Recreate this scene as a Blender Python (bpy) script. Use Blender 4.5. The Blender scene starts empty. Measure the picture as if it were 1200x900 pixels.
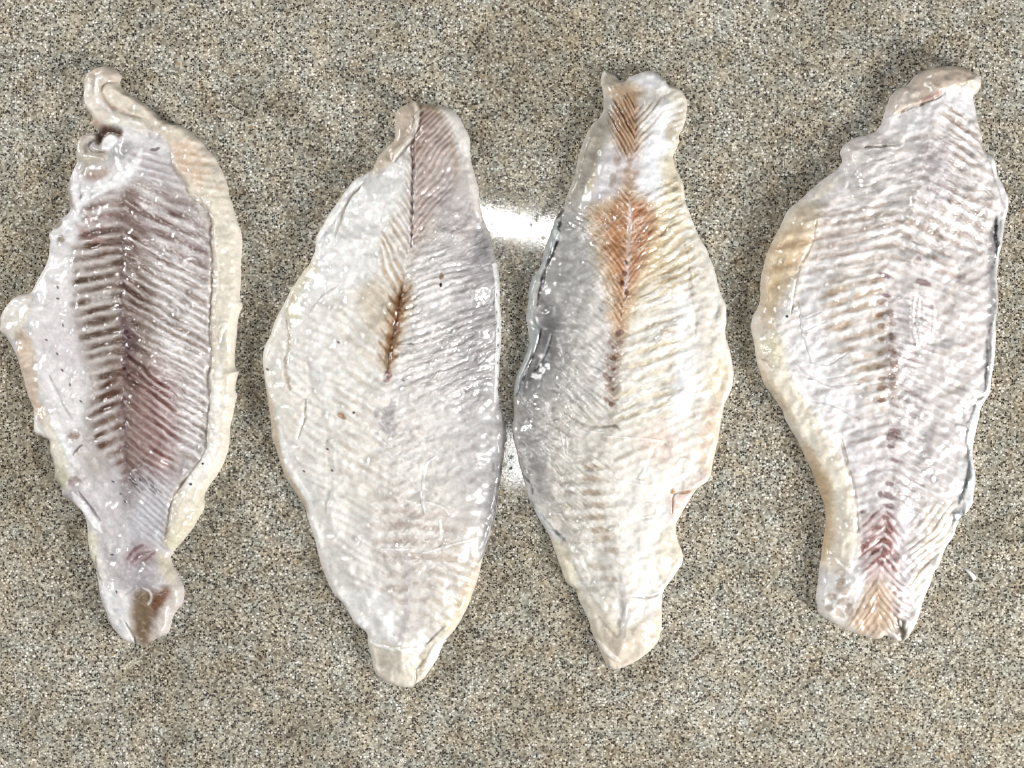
import bpy, math
import numpy as np

# ------------------------------------------------------------------ camera, light, exposure
S = 0.0004                      # metres per photograph pixel (the view is 0.48 m wide)
HC = 0.80                       # camera height above the countertop
sc = bpy.context.scene
cam_d = bpy.data.cameras.new('camera')
cam = bpy.data.objects.new('camera', cam_d); sc.collection.objects.link(cam)
cam.location = (0, 0, HC); cam.rotation_euler = (0, 0, 0)
cam_d.sensor_width = 36.0
cam_d.lens = 36.0 * HC / (1200 * S)
cam_d.clip_start = 0.01; cam_d.clip_end = 50
sc.camera = cam
sc.cycles.pixel_filter_type = 'BLACKMAN_HARRIS'; sc.cycles.filter_width = 1.1
sc.render.resolution_x, sc.render.resolution_y = 1024, 768

w = bpy.data.worlds.new('World'); sc.world = w; w.use_nodes = True
bg = w.node_tree.nodes['Background']
bg.inputs['Color'].default_value = (1.0, 0.985, 0.96, 1)
bg.inputs['Strength'].default_value = 0.05          # soft light of a pale kitchen

def lamp(name, loc, target, sx, sy, power, col):
    d = bpy.data.lights.new(name, 'AREA'); d.shape = 'RECTANGLE'; d.size = sx; d.size_y = sy
    d.energy = power; d.color = col
    o = bpy.data.objects.new(name, d); sc.collection.objects.link(o)
    o.location = loc
    v = np.array(target, float) - np.array(loc, float)
    from mathutils import Vector
    o.rotation_euler = Vector(v).to_track_quat('-Z', 'Y').to_euler()
    return o
# two ceiling lights that glare in the wet countertop, unseen panels added for glints on the fish, and windows to the lower right and upper left
CEIL = (1.0, 1.0, 0.995)
g = lamp('ceiling_light', (0.010, 0.222, 1.60), (0.010, 0.222, 0), 0.40, 0.032, 1.6, CEIL); g.rotation_euler.z += math.radians(-10)
lamp('ceiling_light', (0.02, -0.105, 1.60), (0.02, -0.105, 0), 0.06, 0.075, 0.30, CEIL)
for mx, my in ((165, 290), (158, 460), (462, 400), (465, 560), (735, 380), (715, 540), (1045, 280), (1028, 440)):
    px, py = (mx - 600) * S * (1 + 1.6 / HC), (450 - my) * S * (1 + 1.6 / HC)
    lamp('glint_panel', (px, py, 1.60), (px, py, 0), 0.20, 0.018, 0.50, CEIL)  # added to put glints on the flesh; mirror images stay under the fillets
lamp('window_light', (1.10, -0.66, 0.60), (0.05, 0, 0), 0.6, 0.45, 25.0, (1.0, 0.997, 0.99))
lamp('window_light', (-1.15, 0.48, 0.56), (0, 0, 0), 0.5, 0.4, 11.5, (1.0, 0.997, 0.99))

sc.view_settings.view_transform = 'Standard'; sc.view_settings.look = 'None'
sc.view_settings.exposure = 0.34; sc.view_settings.gamma = 1.0
sc.view_settings.use_curve_mapping = False

# ------------------------------------------------------------------ helpers
def lin(c):
    c = np.asarray(c, float) / 255.0
    return np.where(c <= 0.04045, c / 12.92, ((c + 0.055) / 1.055) ** 2.4)
def lin4(*c):
    return tuple(lin(c)) + (1.0,)

_lat = {}
def vnoise(x, y, seed):
    if seed not in _lat:
        _lat[seed] = np.random.RandomState(seed).rand(256, 256)
    L = _lat[seed]
    xi = np.floor(x).astype(int); yi = np.floor(y).astype(int)
    fx = x - xi; fy = y - yi
    fx = fx * fx * fx * (fx * (fx * 6 - 15) + 10); fy = fy * fy * fy * (fy * (fy * 6 - 15) + 10)
    x0 = xi & 255; x1 = (xi + 1) & 255; y0 = yi & 255; y1 = (yi + 1) & 255
    a = L[y0, x0]; b = L[y0, x1]; c = L[y1, x0]; d = L[y1, x1]
    return (a + (b - a) * fx) * (1 - fy) + (c + (d - c) * fx) * fy - 0.5
def fbm(x, y, seed, o=3):
    r = 0; a = 1.0; t = 0
    for i in range(o):
        r = r + a * vnoise(x * 2 ** i + 17.3 * i, y * 2 ** i + 5.1 * i, seed + i); t += a * .5; a *= .55
    return r / t                                     # about -1..1
def sm(x, a, b):
    t = np.clip((x - a) / (b - a), 0, 1); return t * t * (3 - 2 * t)
def catmull(p, closed, n=4):
    p = np.asarray(p, float)
    if closed: q = np.vstack([p[-1:], p, p[:2]])
    else: q = np.vstack([2 * p[:1] - p[1:2], p, 2 * p[-1:] - p[-2:-1]])
    out = []
    for i in range(1, len(q) - 2):
        for k in range(n):
            t = k / n
            out.append(0.5 * ((2 * q[i]) + (-q[i-1] + q[i+1]) * t + (2*q[i-1] - 5*q[i] + 4*q[i+1] - q[i+2]) * t*t
                       + (-q[i-1] + 3*q[i] - 3*q[i+1] + q[i+2]) * t**3))
    if not closed: out.append(p[-1])
    return np.array(out)
def pairs(a):
    return np.array(a, float).reshape(-1, 2)

G = 0.8                                              # mesh step in photograph pixels

class Fillet:
    """A slab of flesh laid out as relief, colour and thinness maps, then cut into part meshes."""
    def __init__(s, outline, spine, seed, base, edge=2.4, edge_r=9, dome=7.5, dome_w=60):
        s.seed = seed
        o = catmull(pairs(outline), True, 5)
        rs = np.random.RandomState(seed)
        n = len(o)
        nx, ny = np.roll(o, -1, 0)[:, 1] - np.roll(o, 1, 0)[:, 1], -(np.roll(o, -1, 0)[:, 0] - np.roll(o, 1, 0)[:, 0])
        l = np.hypot(nx, ny) + 1e-6
        wob = 1.1 * fbm(np.arange(n) * .33, np.zeros(n) + 3.3, seed + 900, 2) + 1.5 * fbm(np.arange(n) * .09, np.zeros(n) + 8.3, seed + 905, 2)
        s.o = o + np.stack([nx / l, ny / l], 1) * wob[:, None]
        x0, y0 = s.o.min(0) - 4; x1, y1 = s.o.max(0) + 4
        s.x0, s.y0 = x0, y0
        s.W = int((x1 - x0) / G) + 1; s.H = int((y1 - y0) / G) + 1
        s.U, s.V = np.meshgrid(x0 + np.arange(s.W) * G, y0 + np.arange(s.H) * G)
        dist = s.dist(s.o, True, 100)
        ins = s.inside(s.o)
        s.sdf = np.where(ins, dist, -dist)
        sp = catmull(pairs(spine), False, 4)
        s.SX = np.interp(s.V, sp[:, 1], sp[:, 0])
        s.D = s.U - s.SX
        s.w1 = fbm(s.U / 26, s.V / 26, seed + 1, 3); s.w2 = fbm(s.U / 26, s.V / 26, seed + 11, 3)
        s.f1 = fbm(s.U / 6, s.V / 6, seed + 21, 3)
        s.f2 = fbm(s.U / 9, s.V / 9, seed + 25, 2); s.f3 = fbm(s.U / 3.2, s.V / 3.2, seed + 28, 2)
        d = np.clip(s.sdf, 0, None)
        r = edge_r * (1 + .35 * s.w1)
        q = np.clip(d / r, 0, 1)
        s.zb = 1.3 + .6 * s.w2
        s.Z = s.zb + (1.8 * edge * (1 + .35 * s.w2)) * np.sqrt(np.clip(1 - (1 - q) ** 2, 0, 1)) + 1.25 * dome * (1 - np.exp(-d / dome_w)) * sm(d, 0, 30)
        c = np.asarray(base, float)
        s.C = np.ones((s.H, s.W, 3)) * c
        s.C += (s.w1 * 7)[..., None] * np.array([1, .95, .85]) + (s.w2 * 5)[..., None] * np.array([.4, 0, -.6])
        s.T = np.zeros((s.H, s.W)); s.R = np.full((s.H, s.W), .22)      # thinness, wet grain
        s.P = np.zeros((s.H, s.W), int); s.names = ['flesh']
    def win(s, pts, pad):
        a = np.clip(((pts.min(0) - pad) - (s.x0, s.y0)) / G, 0, None).astype(int)
        b = ((pts.max(0) + pad) - (s.x0, s.y0)) / G + 2
        return slice(a[1], max(a[1], min(s.H, int(b[1])))), slice(a[0], max(a[0], min(s.W, int(b[0]))))
    def dist(s, p, closed, cap, rad=None):
        D = np.full((s.H, s.W), float(cap))
        m = len(p)
        for i in range(m if closed else m - 1):
            a = p[i]; b = p[(i + 1) % m]
            ra, rb = (0, 0) if rad is None else (rad[i], rad[(i + 1) % m])
            y, x = s.win(np.array([a, b]), cap + max(ra, rb))
            u = s.U[y, x]; v = s.V[y, x]
            if u.size == 0: continue
            ab = b - a; l2 = ab @ ab + 1e-9
            t = np.clip(((u - a[0]) * ab[0] + (v - a[1]) * ab[1]) / l2, 0, 1)
            dd = np.hypot(u - a[0] - t * ab[0], v - a[1] - t * ab[1])
            if rad is not None: dd = dd - (ra + (rb - ra) * t)
            D[y, x] = np.minimum(D[y, x], dd)
        return D
    def inside(s, p):
        r = np.zeros((s.H, s.W), bool)
        y, x = s.win(p, 1); u = s.U[y, x]; v = s.V[y, x]; k = np.zeros(u.shape, bool)
        for i in range(len(p)):
            a = p[i]; b = p[(i + 1) % len(p)]
            if a[1] == b[1]: continue
            k ^= ((a[1] > v) != (b[1] > v)) & (u < (b[0] - a[0]) * (v - a[1]) / (b[1] - a[1]) + a[0])
        r[y, x] = k; return r
    # masks
    def pm(s, pts, fe=4, wob=3):
        p = catmull(pairs(pts), True, 3)
        cap = fe + wob * 2 + 6
        fe = fe * 1.5
        d = s.dist(p, True, cap + fe); d = np.where(s.inside(p), d, -d)
        d = d + wob * (s.w1 * .7 + s.f1 * .6 + s.f3 * .3)
        return sm(d, -fe, fe)
    def lm(s, pts, wd, fe=1.5, wob=.8, taper=True):
        p = catmull(pairs(pts), False, 4)
        t = np.linspace(0, 1, len(p))
        rad = np.full(len(p), wd / 2.0)
        if taper: rad = rad * np.clip(np.sin(np.pi * np.clip(t, .04, .96)) * 1.9, .15, 1)
        d = s.dist(p, False, fe + wob * 2 + 2, rad) + wob * (s.f1 * .8 + s.w1 * .4)
        return 1 - sm(d, -fe * .6, fe)
    # painting and modelling
    def mix(s, m, col, op=1):
        k = (m * op)[..., None]; s.C = s.C * (1 - k) + np.asarray(col, float) * k
    def put(s, m, col=None, op=1., dh=0., part=None, thin=0., wet=None, brk=False):
        if col is not None and wet is not None and wet < .3: col = .68 * np.asarray(col, float) + .32 * np.array([231, 220, 211.])
        if col is not None: s.mix(m * np.clip(.82 + .55 * s.f2 + .45 * s.w2, .15, 1) if brk else m, col, op)
        if dh: s.Z = s.Z + dh * m * sm(s.sdf, 0, 4)
        if thin: s.T = np.maximum(s.T, m * thin)
        if wet is not None: s.R = s.R * (1 - m) + wet * m
        if part:
            if part not in s.names: s.names.append(part)
            s.P[m > .5] = s.names.index(part)
        return m
    def poly(s, col, op, fe, wob, pts, **k): return s.put(s.pm(pts, fe, wob), col, op, **k)
    def line(s, col, op, wd, fe, pts, wob=.8, taper=True, **k): return s.put(s.lm(pts, wd, fe, wob, taper), col, op, brk=True, **k)
    def spot(s, col, op, x, y, rx, ry, ang=0, ragged=.25, **k):
        a = math.radians(ang); ca, sa = math.cos(a), math.sin(a)
        du = s.U - x; dv = s.V - y
        q = np.hypot((du * ca + dv * sa) / rx, (-du * sa + dv * ca) / ry) + ragged * s.f1
        return s.put(1 - sm(q, .55, 1.15), col, op, **k)
    def phase(s, per, aL, aR, pw=1.0, jit=.18, jw=0):
        a = np.where(s.D < 0, aL, aR)
        y = s.V - a * np.abs(s.D) ** pw
        return y / per + jit * s.w1 + jw * s.f1
    def bands(s, m, per, aL, aR, dark=None, op=.8, lite=None, lop=.4, dh=.35, pw=1., jit=.15, jw=.05, sharp=2.0, off=0., wet=None, part=None):
        """muscle segments: uneven troughs between ragged white septa, running off the midline"""
        jit = min(jit, .17)
        k = int(per * 10 + abs(aL) * 100 + m.sum()) % 97
        sl = 1 + .22 * fbm(s.U / 70 + k, s.V / 55, s.seed + 71, 2)
        a = np.where(s.D < 0, aL, aR) * sl
        y = s.V - a * np.abs(s.D) ** pw
        side = 7.7 * (s.D > 0)
        ph = y / per + off + 1.0 * jit * s.w1 + .5 * jit * s.w2 + (.6 * jw + .035) * s.f1 \
            + .30 * fbm(y / (per * 2.3) + k, side, s.seed + 75, 2) + .06 * fbm(s.U / 11 + k, s.V / 9, s.seed + 77, 2)
        seg = np.floor(ph + .5); fr = ph + .5 - seg
        fr = fr ** 1.18                                   # steeper upper lip on every flake
        c = .5 - .5 * np.cos(2 * np.pi * fr)
        h = np.abs(np.sin(seg * 12.9898 + side * 3.1 + k) * 43758.5453) % 1.0
        brk = np.clip(.74 + .75 * fbm(np.abs(s.D) / 16 + seg * 3.7 + side, seg * 1.9 + s.V / 60, s.seed + 79, 2), .12, 1.12)
        trough = np.clip(c * (1.0 + .5 * (h - .5)), 0, 1) ** sharp
        sept = (1 - c) ** 3
        if dark is not None: s.mix(np.clip(m * trough * 1.15 * brk * (.72 + .45 * h), 0, 1), dark, op)
        if lite is not None: s.mix(np.clip(m * sept * (1.35 - .7 * brk), 0, 1), lite, lop)
        s.Z = s.Z + .62 * dh * m * (.5 - trough) * (.6 + .6 * brk) * sm(s.sdf, 0, 8)
        if wet is not None: s.R = s.R * (1 - m) + wet * m
        if part:
            if part not in s.names: s.names.append(part)
            s.P[(m > .5) & (trough > .42)] = s.names.index(part)
    def micro(s, aL, aR, pw=1.0, amp=.10, fine=.045):
        amp *= .75
        a = np.where(s.D < 0, aL, aR) * (1 + .25 * s.w2)
        y = s.V - a * np.abs(s.D) ** pw + 4 * s.w1
        sd = 40 * (s.D > 0)
        st = fbm(np.abs(s.D) / 13 + sd, y / 2.9, s.seed + 31, 2)
        st2 = fbm(np.abs(s.D) / 24 + sd, y / 6.0, s.seed + 35, 2)
        gr = fbm(s.U / 2.5, s.V / 2.5, s.seed + 41, 2)
        lump = fbm(s.U / 17, s.V / 17, s.seed + 51, 3)
        big = fbm(s.U / 48, s.V / 48, s.seed + 55, 2)
        patch = np.clip(.8 + 1.3 * fbm(s.U / 30, s.V / 30, s.seed + 58, 2), .15, 1.9)
        R = s.R * patch
        s.Z = s.Z + (R * (amp * .72 * st + .45 * amp * st2) + fine * 1.5 * np.clip(R - .3, 0, 2) * gr + .26 * (.25 + .75 * np.clip(R, 0, 1)) * lump * .3 + .45 * big) * sm(s.sdf, 0, 9)
        sq = fbm(s.U / 2.2, s.V / 2.2, s.seed + 61, 2); mo = fbm(s.U / 9, s.V / 9, s.seed + 63, 3)
        s.C = s.C * (1 + (.03 * sq + .035 * st * s.R + .025 * mo)[..., None])
        fl = sm(st + .5 * sq, .35, .8) * np.clip(R, 0, 2)     # pale strands of connective tissue
        s.mix(np.clip(fl, 0, 1), (238, 235, 231), .45)
        ft = sm(-st - .4 * mo, .35, .9) * np.clip(R, 0, 2)
        s.C = s.C * (1 - .07 * np.clip(ft, 0, 1)[..., None] * np.array([.8, 1, 1.1]))
    def frost(s, pts, col=(232, 229, 231), op=.6, fe=8, wob=6, slope=.5):  # tissue film that also paints wet sparkle into the colour
        """ragged film of pale connective tissue and painted white sparkle, combed along the muscle"""
        a = np.where(s.D < 0, -slope, slope)
        st = fbm((s.U + .3 * s.V) / 16, (s.V - a * np.abs(s.D)) / 3.2, s.seed + 91, 3)
        s.mix(np.clip(s.pm(pts, fe, wob) * sm(.25 + st + .5 * s.w1 + .4 * s.f3, 0, .75), 0, 1), col, op)
    @staticmethod
    def pieces(mask):
        """4-connected components by row runs"""
        lab = np.zeros(mask.shape, int); par = [0]
        def find(i):
            while par[i] != i: par[i] = par[par[i]]; i = par[i]
            return i
        prev = []
        for j in range(mask.shape[0]):
            d = np.diff(np.concatenate([[0], mask[j].astype(np.int8), [0]]))
            cur = []
            for a, b in zip(np.nonzero(d == 1)[0], np.nonzero(d == -1)[0]):
                l = 0
                for (pa, pb, pl) in prev:
                    if pa < b and pb > a:
                        if l == 0: l = find(pl)
                        else: par[find(pl)] = l = min(l, find(pl)) if find(pl) != l else l; par[l] = l
                if l == 0: par.append(len(par)); l = len(par) - 1
                lab[j, a:b] = l; cur.append((a, b, l))
            prev = cur
        root = np.array([find(i) for i in range(len(par))])
        return root[lab]
    def tidy(s, quad, part):
        """drop crumbs of a part into the flesh, then give every separate piece its own id"""
        part = np.where(quad, part, -1)
        for rnd in range(3):
            for k in range(len(s.names) - 1, -1, -1):
                lab = s.pieces(part == k)
                ids, cnt = np.unique(lab[lab > 0], return_counts=True)
                small = ids[cnt < (55 if k else 400)]
                if len(small) == 0: continue
                bad = np.isin(lab, small)
                if k: part[bad] = 0
                else:
                    for it in range(60):                  # grow the neighbours over it
                        if not bad.any(): break
                        for dy, dx in ((0, 1), (0, -1), (1, 0), (-1, 0)):
                            nb = np.roll(part, (dy, dx), (0, 1)); nbad = np.roll(bad, (dy, dx), (0, 1))
                            t = bad & ~nbad & (nb >= 0); part[t] = nb[t]; bad = bad & ~t
        out = []
        for k, name in enumerate(s.names):
            lab = s.pieces(part == k)
            for i in np.unique(lab[lab > 0]): out.append((name, lab == i))
        return out
    def build(s, root, mats):
        s.Z = np.maximum(s.Z, .35)
        sd = s.sdf
        gy, gx = np.gradient(sd, G)
        gl = np.hypot(gx, gy) + 1e-6
        fix = np.clip(-sd, 0, 2.0)
        U = s.U + gx / gl * fix; V = s.V + gy / gl * fix
        Z = np.where(sd <= 0.02, np.minimum(s.Z, s.zb), s.Z)
        keep = sd > -0.75
        quad = keep[:-1, :-1] & keep[1:, :-1] & keep[:-1, 1:] & keep[1:, 1:]
        zy, zx = np.gradient(Z * 1e-3, G * S)
        N = np.stack([-zx, zy, np.ones_like(zx)], -1); N /= np.linalg.norm(N, axis=-1, keepdims=True)
        X = (U - 600) * S - root.location.x; Y = (450 - V) * S - root.location.y
        col = np.ones((s.H, s.W, 4), np.float32); lum = s.C.mean(-1, keepdims=True); s.C = lum + (s.C - lum) * .70; s.C = 203 + (s.C - 206) * 1.40
        s.C[..., 2] -= .6 * np.clip(s.C[..., 2] - s.C[..., 1], 0, 40); s.C[..., 0] -= .25 * np.clip(s.C[..., 0] - s.C[..., 1], 0, 12)
        col[..., :3] = lin(np.clip(s.C * np.array([.966, .962, .957]), 3, 238))
        col[..., 3] = np.clip(s.T * (1 - sm(sd, 6, 30) * .0), 0, 1)
        gxn, gyn = gx / gl, gy / gl
        X = np.concatenate([X.ravel(), (X + gxn * 4.5 * S).ravel()]); Y = np.concatenate([Y.ravel(), (Y - gyn * 4.5 * S).ravel()])
        Z = np.concatenate([Z.ravel(), np.zeros(Z.size)])
        N = np.concatenate([N.reshape(-1, 3), np.stack([-gxn, gyn, -.7 * np.ones_like(gxn)], -1).reshape(-1, 3) / 1.22])
        col = np.concatenate([col.reshape(-1, 4), col.reshape(-1, 4)])
        quadp = np.pad(quad, 1)
        wet = np.tile(s.R.ravel().astype(np.float32), 2)
        for name, sel in s.tidy(quad, s.P[:-1, :-1].copy()):
            j, i = np.nonzero(sel)
            q = np.stack([j * s.W + i, (j + 1) * s.W + i, (j + 1) * s.W + i + 1, j * s.W + i + 1], 1)
            # the rim curls back under itself to the counter
            e0, e1 = [], []
            for dj, di, va, vb in ((-1, 0, (0, 1), (0, 0)), (1, 0, (1, 0), (1, 1)), (0, -1, (0, 0), (1, 0)), (0, 1, (1, 1), (0, 1))):
                free = ~quadp[j + 1 + dj, i + 1 + di]
                e0.append((j[free] + va[0]) * s.W + i[free] + va[1]); e1.append((j[free] + vb[0]) * s.W + i[free] + vb[1])
            e0 = np.concatenate(e0); e1 = np.concatenate(e1); NV = s.W * s.H
            if len(e0): q = np.vstack([q, np.stack([e1, e0, e0 + NV, e1 + NV], 1)])
            used, inv = np.unique(q.ravel(), return_inverse=True)
            me = bpy.data.meshes.new(name)
            me.vertices.add(len(used)); me.loops.add(len(inv)); me.polygons.add(len(q))
            co = np.stack([X.ravel()[used], Y.ravel()[used], Z.ravel()[used] * 1e-3 + 0.00015], 1).astype(np.float32)
            me.vertices.foreach_set('co', co.ravel())
            me.loops.foreach_set('vertex_index', inv.astype(np.int32).ravel())
            me.polygons.foreach_set('loop_start', np.arange(0, 4 * len(q), 4, dtype=np.int32))
            me.polygons.foreach_set('loop_total', np.full(len(q), 4, np.int32))
            me.update(calc_edges=True)
            at = me.color_attributes.new('flesh_tone', 'FLOAT_COLOR', 'POINT')
            at.data.foreach_set('color', col.reshape(-1, 4)[used].ravel())
            wa = me.attributes.new('wet_grain', 'FLOAT', 'POINT')
            wa.data.foreach_set('value', wet[used])
            me.polygons.foreach_set('use_smooth', np.ones(len(q), bool))
            me.normals_split_custom_set_from_vertices(N.reshape(-1, 3)[used].tolist())
            me.materials.append(mats.get(name, mats['flesh']))
            ob = bpy.data.objects.new(name, me); sc.collection.objects.link(ob); ob.parent = root

def thing(name, label, cat, u, v, group=None):
    o = bpy.data.objects.new(name, None); sc.collection.objects.link(o)
    o.location = ((u - 600) * S, (450 - v) * S, 0); o.empty_display_size = .02
    o['label'] = label; o['category'] = cat
    if group: o['group'] = group
    bpy.context.view_layer.update()
    return o

# ------------------------------------------------------------------ materials
def new_mat(name):
    m = bpy.data.materials.new(name); m.use_nodes = True
    nt = m.node_tree
    return m, nt, nt.nodes['Principled BSDF'], nt.nodes['Material Output']
def N_(nt, t, **k):
    n = nt.nodes.new(t)
    for a, b in k.items(): setattr(n, a, b)
    return n

def flesh_mat(name, rough=.42, coat=1.0, coat_r=.075, sss=.5, bump=.10):
    m, nt, b, out = new_mat(name); L = nt.links.new
    vc = N_(nt, 'ShaderNodeVertexColor', layer_name='flesh_tone')
    tc = N_(nt, 'ShaderNodeTexCoord')
    n1 = N_(nt, 'ShaderNodeTexNoise'); n1.inputs['Scale'].default_value = 620; n1.inputs['Detail'].default_value = 1
    L(tc.outputs['Object'], n1.inputs['Vector'])
    mp = N_(nt, 'ShaderNodeMapRange'); mp.inputs['From Min'].default_value = .3; mp.inputs['From Max'].default_value = .7
    mp.inputs['To Min'].default_value = .955; mp.inputs['To Max'].default_value = 1.045
    L(n1.outputs['Fac'], mp.inputs['Value'])
    mx = N_(nt, 'ShaderNodeVectorMath', operation='SCALE')
    L(vc.outputs['Color'], mx.inputs[0]); L(mp.outputs['Result'], mx.inputs['Scale'])
    L(mx.outputs['Vector'], b.inputs['Base Color'])
    b.inputs['Roughness'].default_value = rough
    b.inputs['IOR'].default_value = 1.38
    b.inputs['Coat Weight'].default_value = coat; b.inputs['Coat Roughness'].default_value = coat_r
    b.inputs['Coat IOR'].default_value = 1.5
    b.inputs['Subsurface Weight'].default_value = sss
    b.inputs['Subsurface Radius'].default_value = (1.0, .62, .45); b.inputs['Subsurface Scale'].default_value = .0013
    wa = N_(nt, 'ShaderNodeAttribute', attribute_name='wet_grain')
    wr = N_(nt, 'ShaderNodeMapRange'); wr.inputs['From Min'].default_value = .2; wr.inputs['From Max'].default_value = 1.6
    wr.inputs['To Min'].default_value = coat_r + .09; wr.inputs['To Max'].default_value = coat_r
    L(wa.outputs['Fac'], wr.inputs['Value']); L(wr.outputs['Result'], b.inputs['Coat Roughness'])
    wc = N_(nt, 'ShaderNodeMapRange'); wc.inputs['From Min'].default_value = .1; wc.inputs['From Max'].default_value = 1.2
    wc.inputs['To Min'].default_value = .45 * coat; wc.inputs['To Max'].default_value = coat
    L(wa.outputs['Fac'], wc.inputs['Value']); L(wc.outputs['Result'], b.inputs['Coat Weight'])
    bp = N_(nt, 'ShaderNodeBump'); bp.inputs['Strength'].default_value = bump; bp.inputs['Distance'].default_value = .00013
    L(n1.outputs['Fac'], bp.inputs['Height'])
    L(bp.outputs['Normal'], b.inputs['Normal']); L(bp.outputs['Normal'], b.inputs['Coat Normal'])
    # thin rims let the countertop show through
    tr = N_(nt, 'ShaderNodeBsdfTransparent'); tr.inputs['Color'].default_value = (.96, .93, .87, 1)
    ms = N_(nt, 'ShaderNodeMixShader')
    L(vc.outputs['Alpha'], ms.inputs['Fac']); L(b.outputs['BSDF'], ms.inputs[1]); L(tr.outputs['BSDF'], ms.inputs[2])
    L(ms.outputs['Shader'], out.inputs['Surface'])
    return m
MATS = {'flesh': flesh_mat('raw_white_fish'),
        'red_muscle': flesh_mat('raw_red_muscle', sss=.35),
        'muscle_segment': flesh_mat('muscle_segment', sss=.35),
        'belly_flap': flesh_mat('belly_flap', rough=.4, coat_r=.07, sss=.6, bump=.05),
        'rim': flesh_mat('fillet_rim', rough=.4, coat_r=.07, sss=.6, bump=.05),
        'membrane': flesh_mat('white_membrane', rough=.4, coat_r=.08, sss=.45),
        'silver_skin': flesh_mat('silver_skin', rough=.3, coat_r=.07, sss=.2),
        'tail_tip': flesh_mat('tail_tip', rough=.4, coat_r=.07, sss=.6, bump=.05),
        'folded_tip': flesh_mat('folded_tip', rough=.4, coat_r=.07, sss=.6, bump=.05)}

def counter_mat():
    m, nt, b, out = new_mat('speckled_solid_surface'); L = nt.links.new
    tc = N_(nt, 'ShaderNodeTexCoord')
    def noise(scale, detail=2, off=0):
        mpn = N_(nt, 'ShaderNodeMapping'); mpn.inputs['Location'].default_value = (off, off * 1.7, 0)
        L(tc.outputs['Object'], mpn.inputs['Vector'])
        n = N_(nt, 'ShaderNodeTexNoise'); n.inputs['Scale'].default_value = scale; n.inputs['Detail'].default_value = detail
        L(mpn.outputs['Vector'], n.inputs['Vector']); return n, mpn
    def ramp(src, stops, mode='LINEAR'):
        r = N_(nt, 'ShaderNodeValToRGB'); r.color_ramp.interpolation = mode
        e = r.color_ramp.elements
        while len(e) > 1: e.remove(e[-1])
        e[0].position = stops[0][0]; e[0].color = stops[0][1]
        for p, c in stops[1:]:
            k = e.new(p); k.color = c
        L(src, r.inputs['Fac']); return r
    def mix(a, c, f, mode='MIX'):
        x = N_(nt, 'ShaderNodeMix', data_type='RGBA', blend_type=mode)
        if isinstance(f, float): x.inputs['Factor'].default_value = f
        else: L(f, x.inputs['Factor'])
        L(a, x.inputs[6]); L(c, x.inputs[7]); return x.outputs[2]
    # grains: three sizes of crystals packed together
    wob, _ = noise(700, 1)
    def grains(scale, off, rnd=1.0):
        mp = N_(nt, 'ShaderNodeMapping'); mp.inputs['Location'].default_value = (off, off * .37, 0)
        L(tc.outputs['Object'], mp.inputs['Vector'])
        ad = N_(nt, 'ShaderNodeVectorMath', operation='SCALE'); ad.inputs['Scale'].default_value = .0006
        L(wob.outputs['Color'], ad.inputs[0])
        a2 = N_(nt, 'ShaderNodeVectorMath', operation='ADD'); L(mp.outputs['Vector'], a2.inputs[0]); L(ad.outputs['Vector'], a2.inputs[1])
        v = N_(nt, 'ShaderNodeTexVoronoi', voronoi_dimensions='2D'); v.inputs['Scale'].default_value = scale
        v.inputs['Randomness'].default_value = rnd
        L(a2.outputs['Vector'], v.inputs['Vector'])
        sp = N_(nt, 'ShaderNodeSeparateColor'); L(v.outputs['Color'], sp.inputs['Color'])
        return v, sp
    v1, s1 = grains(1100, 0.0)
    base = ramp(s1.outputs['Red'], [(0, lin4(118, 111, 97)), (.14, lin4(136, 129, 113)), (.3, lin4(152, 145, 128)), (.5, lin4(166, 159, 141)),
                                    (.7, lin4(180, 174, 155)), (.86, lin4(194, 190, 172)), (1, lin4(206, 203, 188))], 'CONSTANT')
    tint = ramp(s1.outputs['Green'], [(0, lin4(188, 170, 140)), (.25, lin4(186, 184, 176)), (.55, lin4(178, 176, 172)), (.8, lin4(190, 180, 160)), (1, lin4(196, 196, 196))], 'CONSTANT')
    c = mix(base.outputs['Color'], tint.outputs['Color'], .35, 'MULTIPLY')
    sc1 = N_(nt, 'ShaderNodeVectorMath', operation='SCALE'); sc1.inputs['Scale'].default_value = 1.22; L(c, sc1.inputs[0]); c = sc1.outputs['Vector']
    # black and white chips
    def chips(scale, off, thr, rad, col, ch='Red'):
        v, sp = grains(scale, off)
        sel = N_(nt, 'ShaderNodeMath', operation='GREATER_THAN'); sel.inputs[1].default_value = thr; L(sp.outputs[ch], sel.inputs[0])
        d = N_(nt, 'ShaderNodeMapRange', interpolation_type='SMOOTHSTEP')
        d.inputs['From Min'].default_value = rad * 1.25; d.inputs['From Max'].default_value = rad * .75
        L(v.outputs['Distance'], d.inputs['Value'])
        mm = N_(nt, 'ShaderNodeMath', operation='MULTIPLY'); L(sel.outputs[0], mm.inputs[0]); L(d.outputs['Result'], mm.inputs[1])
        nonlocal c
        cc = N_(nt, 'ShaderNodeRGB'); cc.outputs[0].default_value = col
        c = mix(c, cc.outputs[0], mm.outputs[0])
        return mm.outputs[0]
    chips(1050, 3.1, .81, .40, lin4(218, 215, 204))
    dark = chips(1000, 7.7, .81, .42, lin4(46, 43, 40))
    chips(640, 9.2, .93, .38, lin4(70, 63, 57), 'Blue')
    chips(700, 1.9, .93, .36, lin4(234, 232, 226), 'Green')
    chips(400, 5.3, .975, .34, lin4(104, 88, 72))
    chips(230, 2.3, .990, .2, lin4(160, 136, 92))
    # cloudy drifts of tone
    n2, _ = noise(22, 4, 1.3)
    r2 = ramp(n2.outputs['Fac'], [(.28, (.78, .75, .68, 1)), (.5, (.96, .95, .92, 1)), (.72, (1.12, 1.12, 1.12, 1))])
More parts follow.
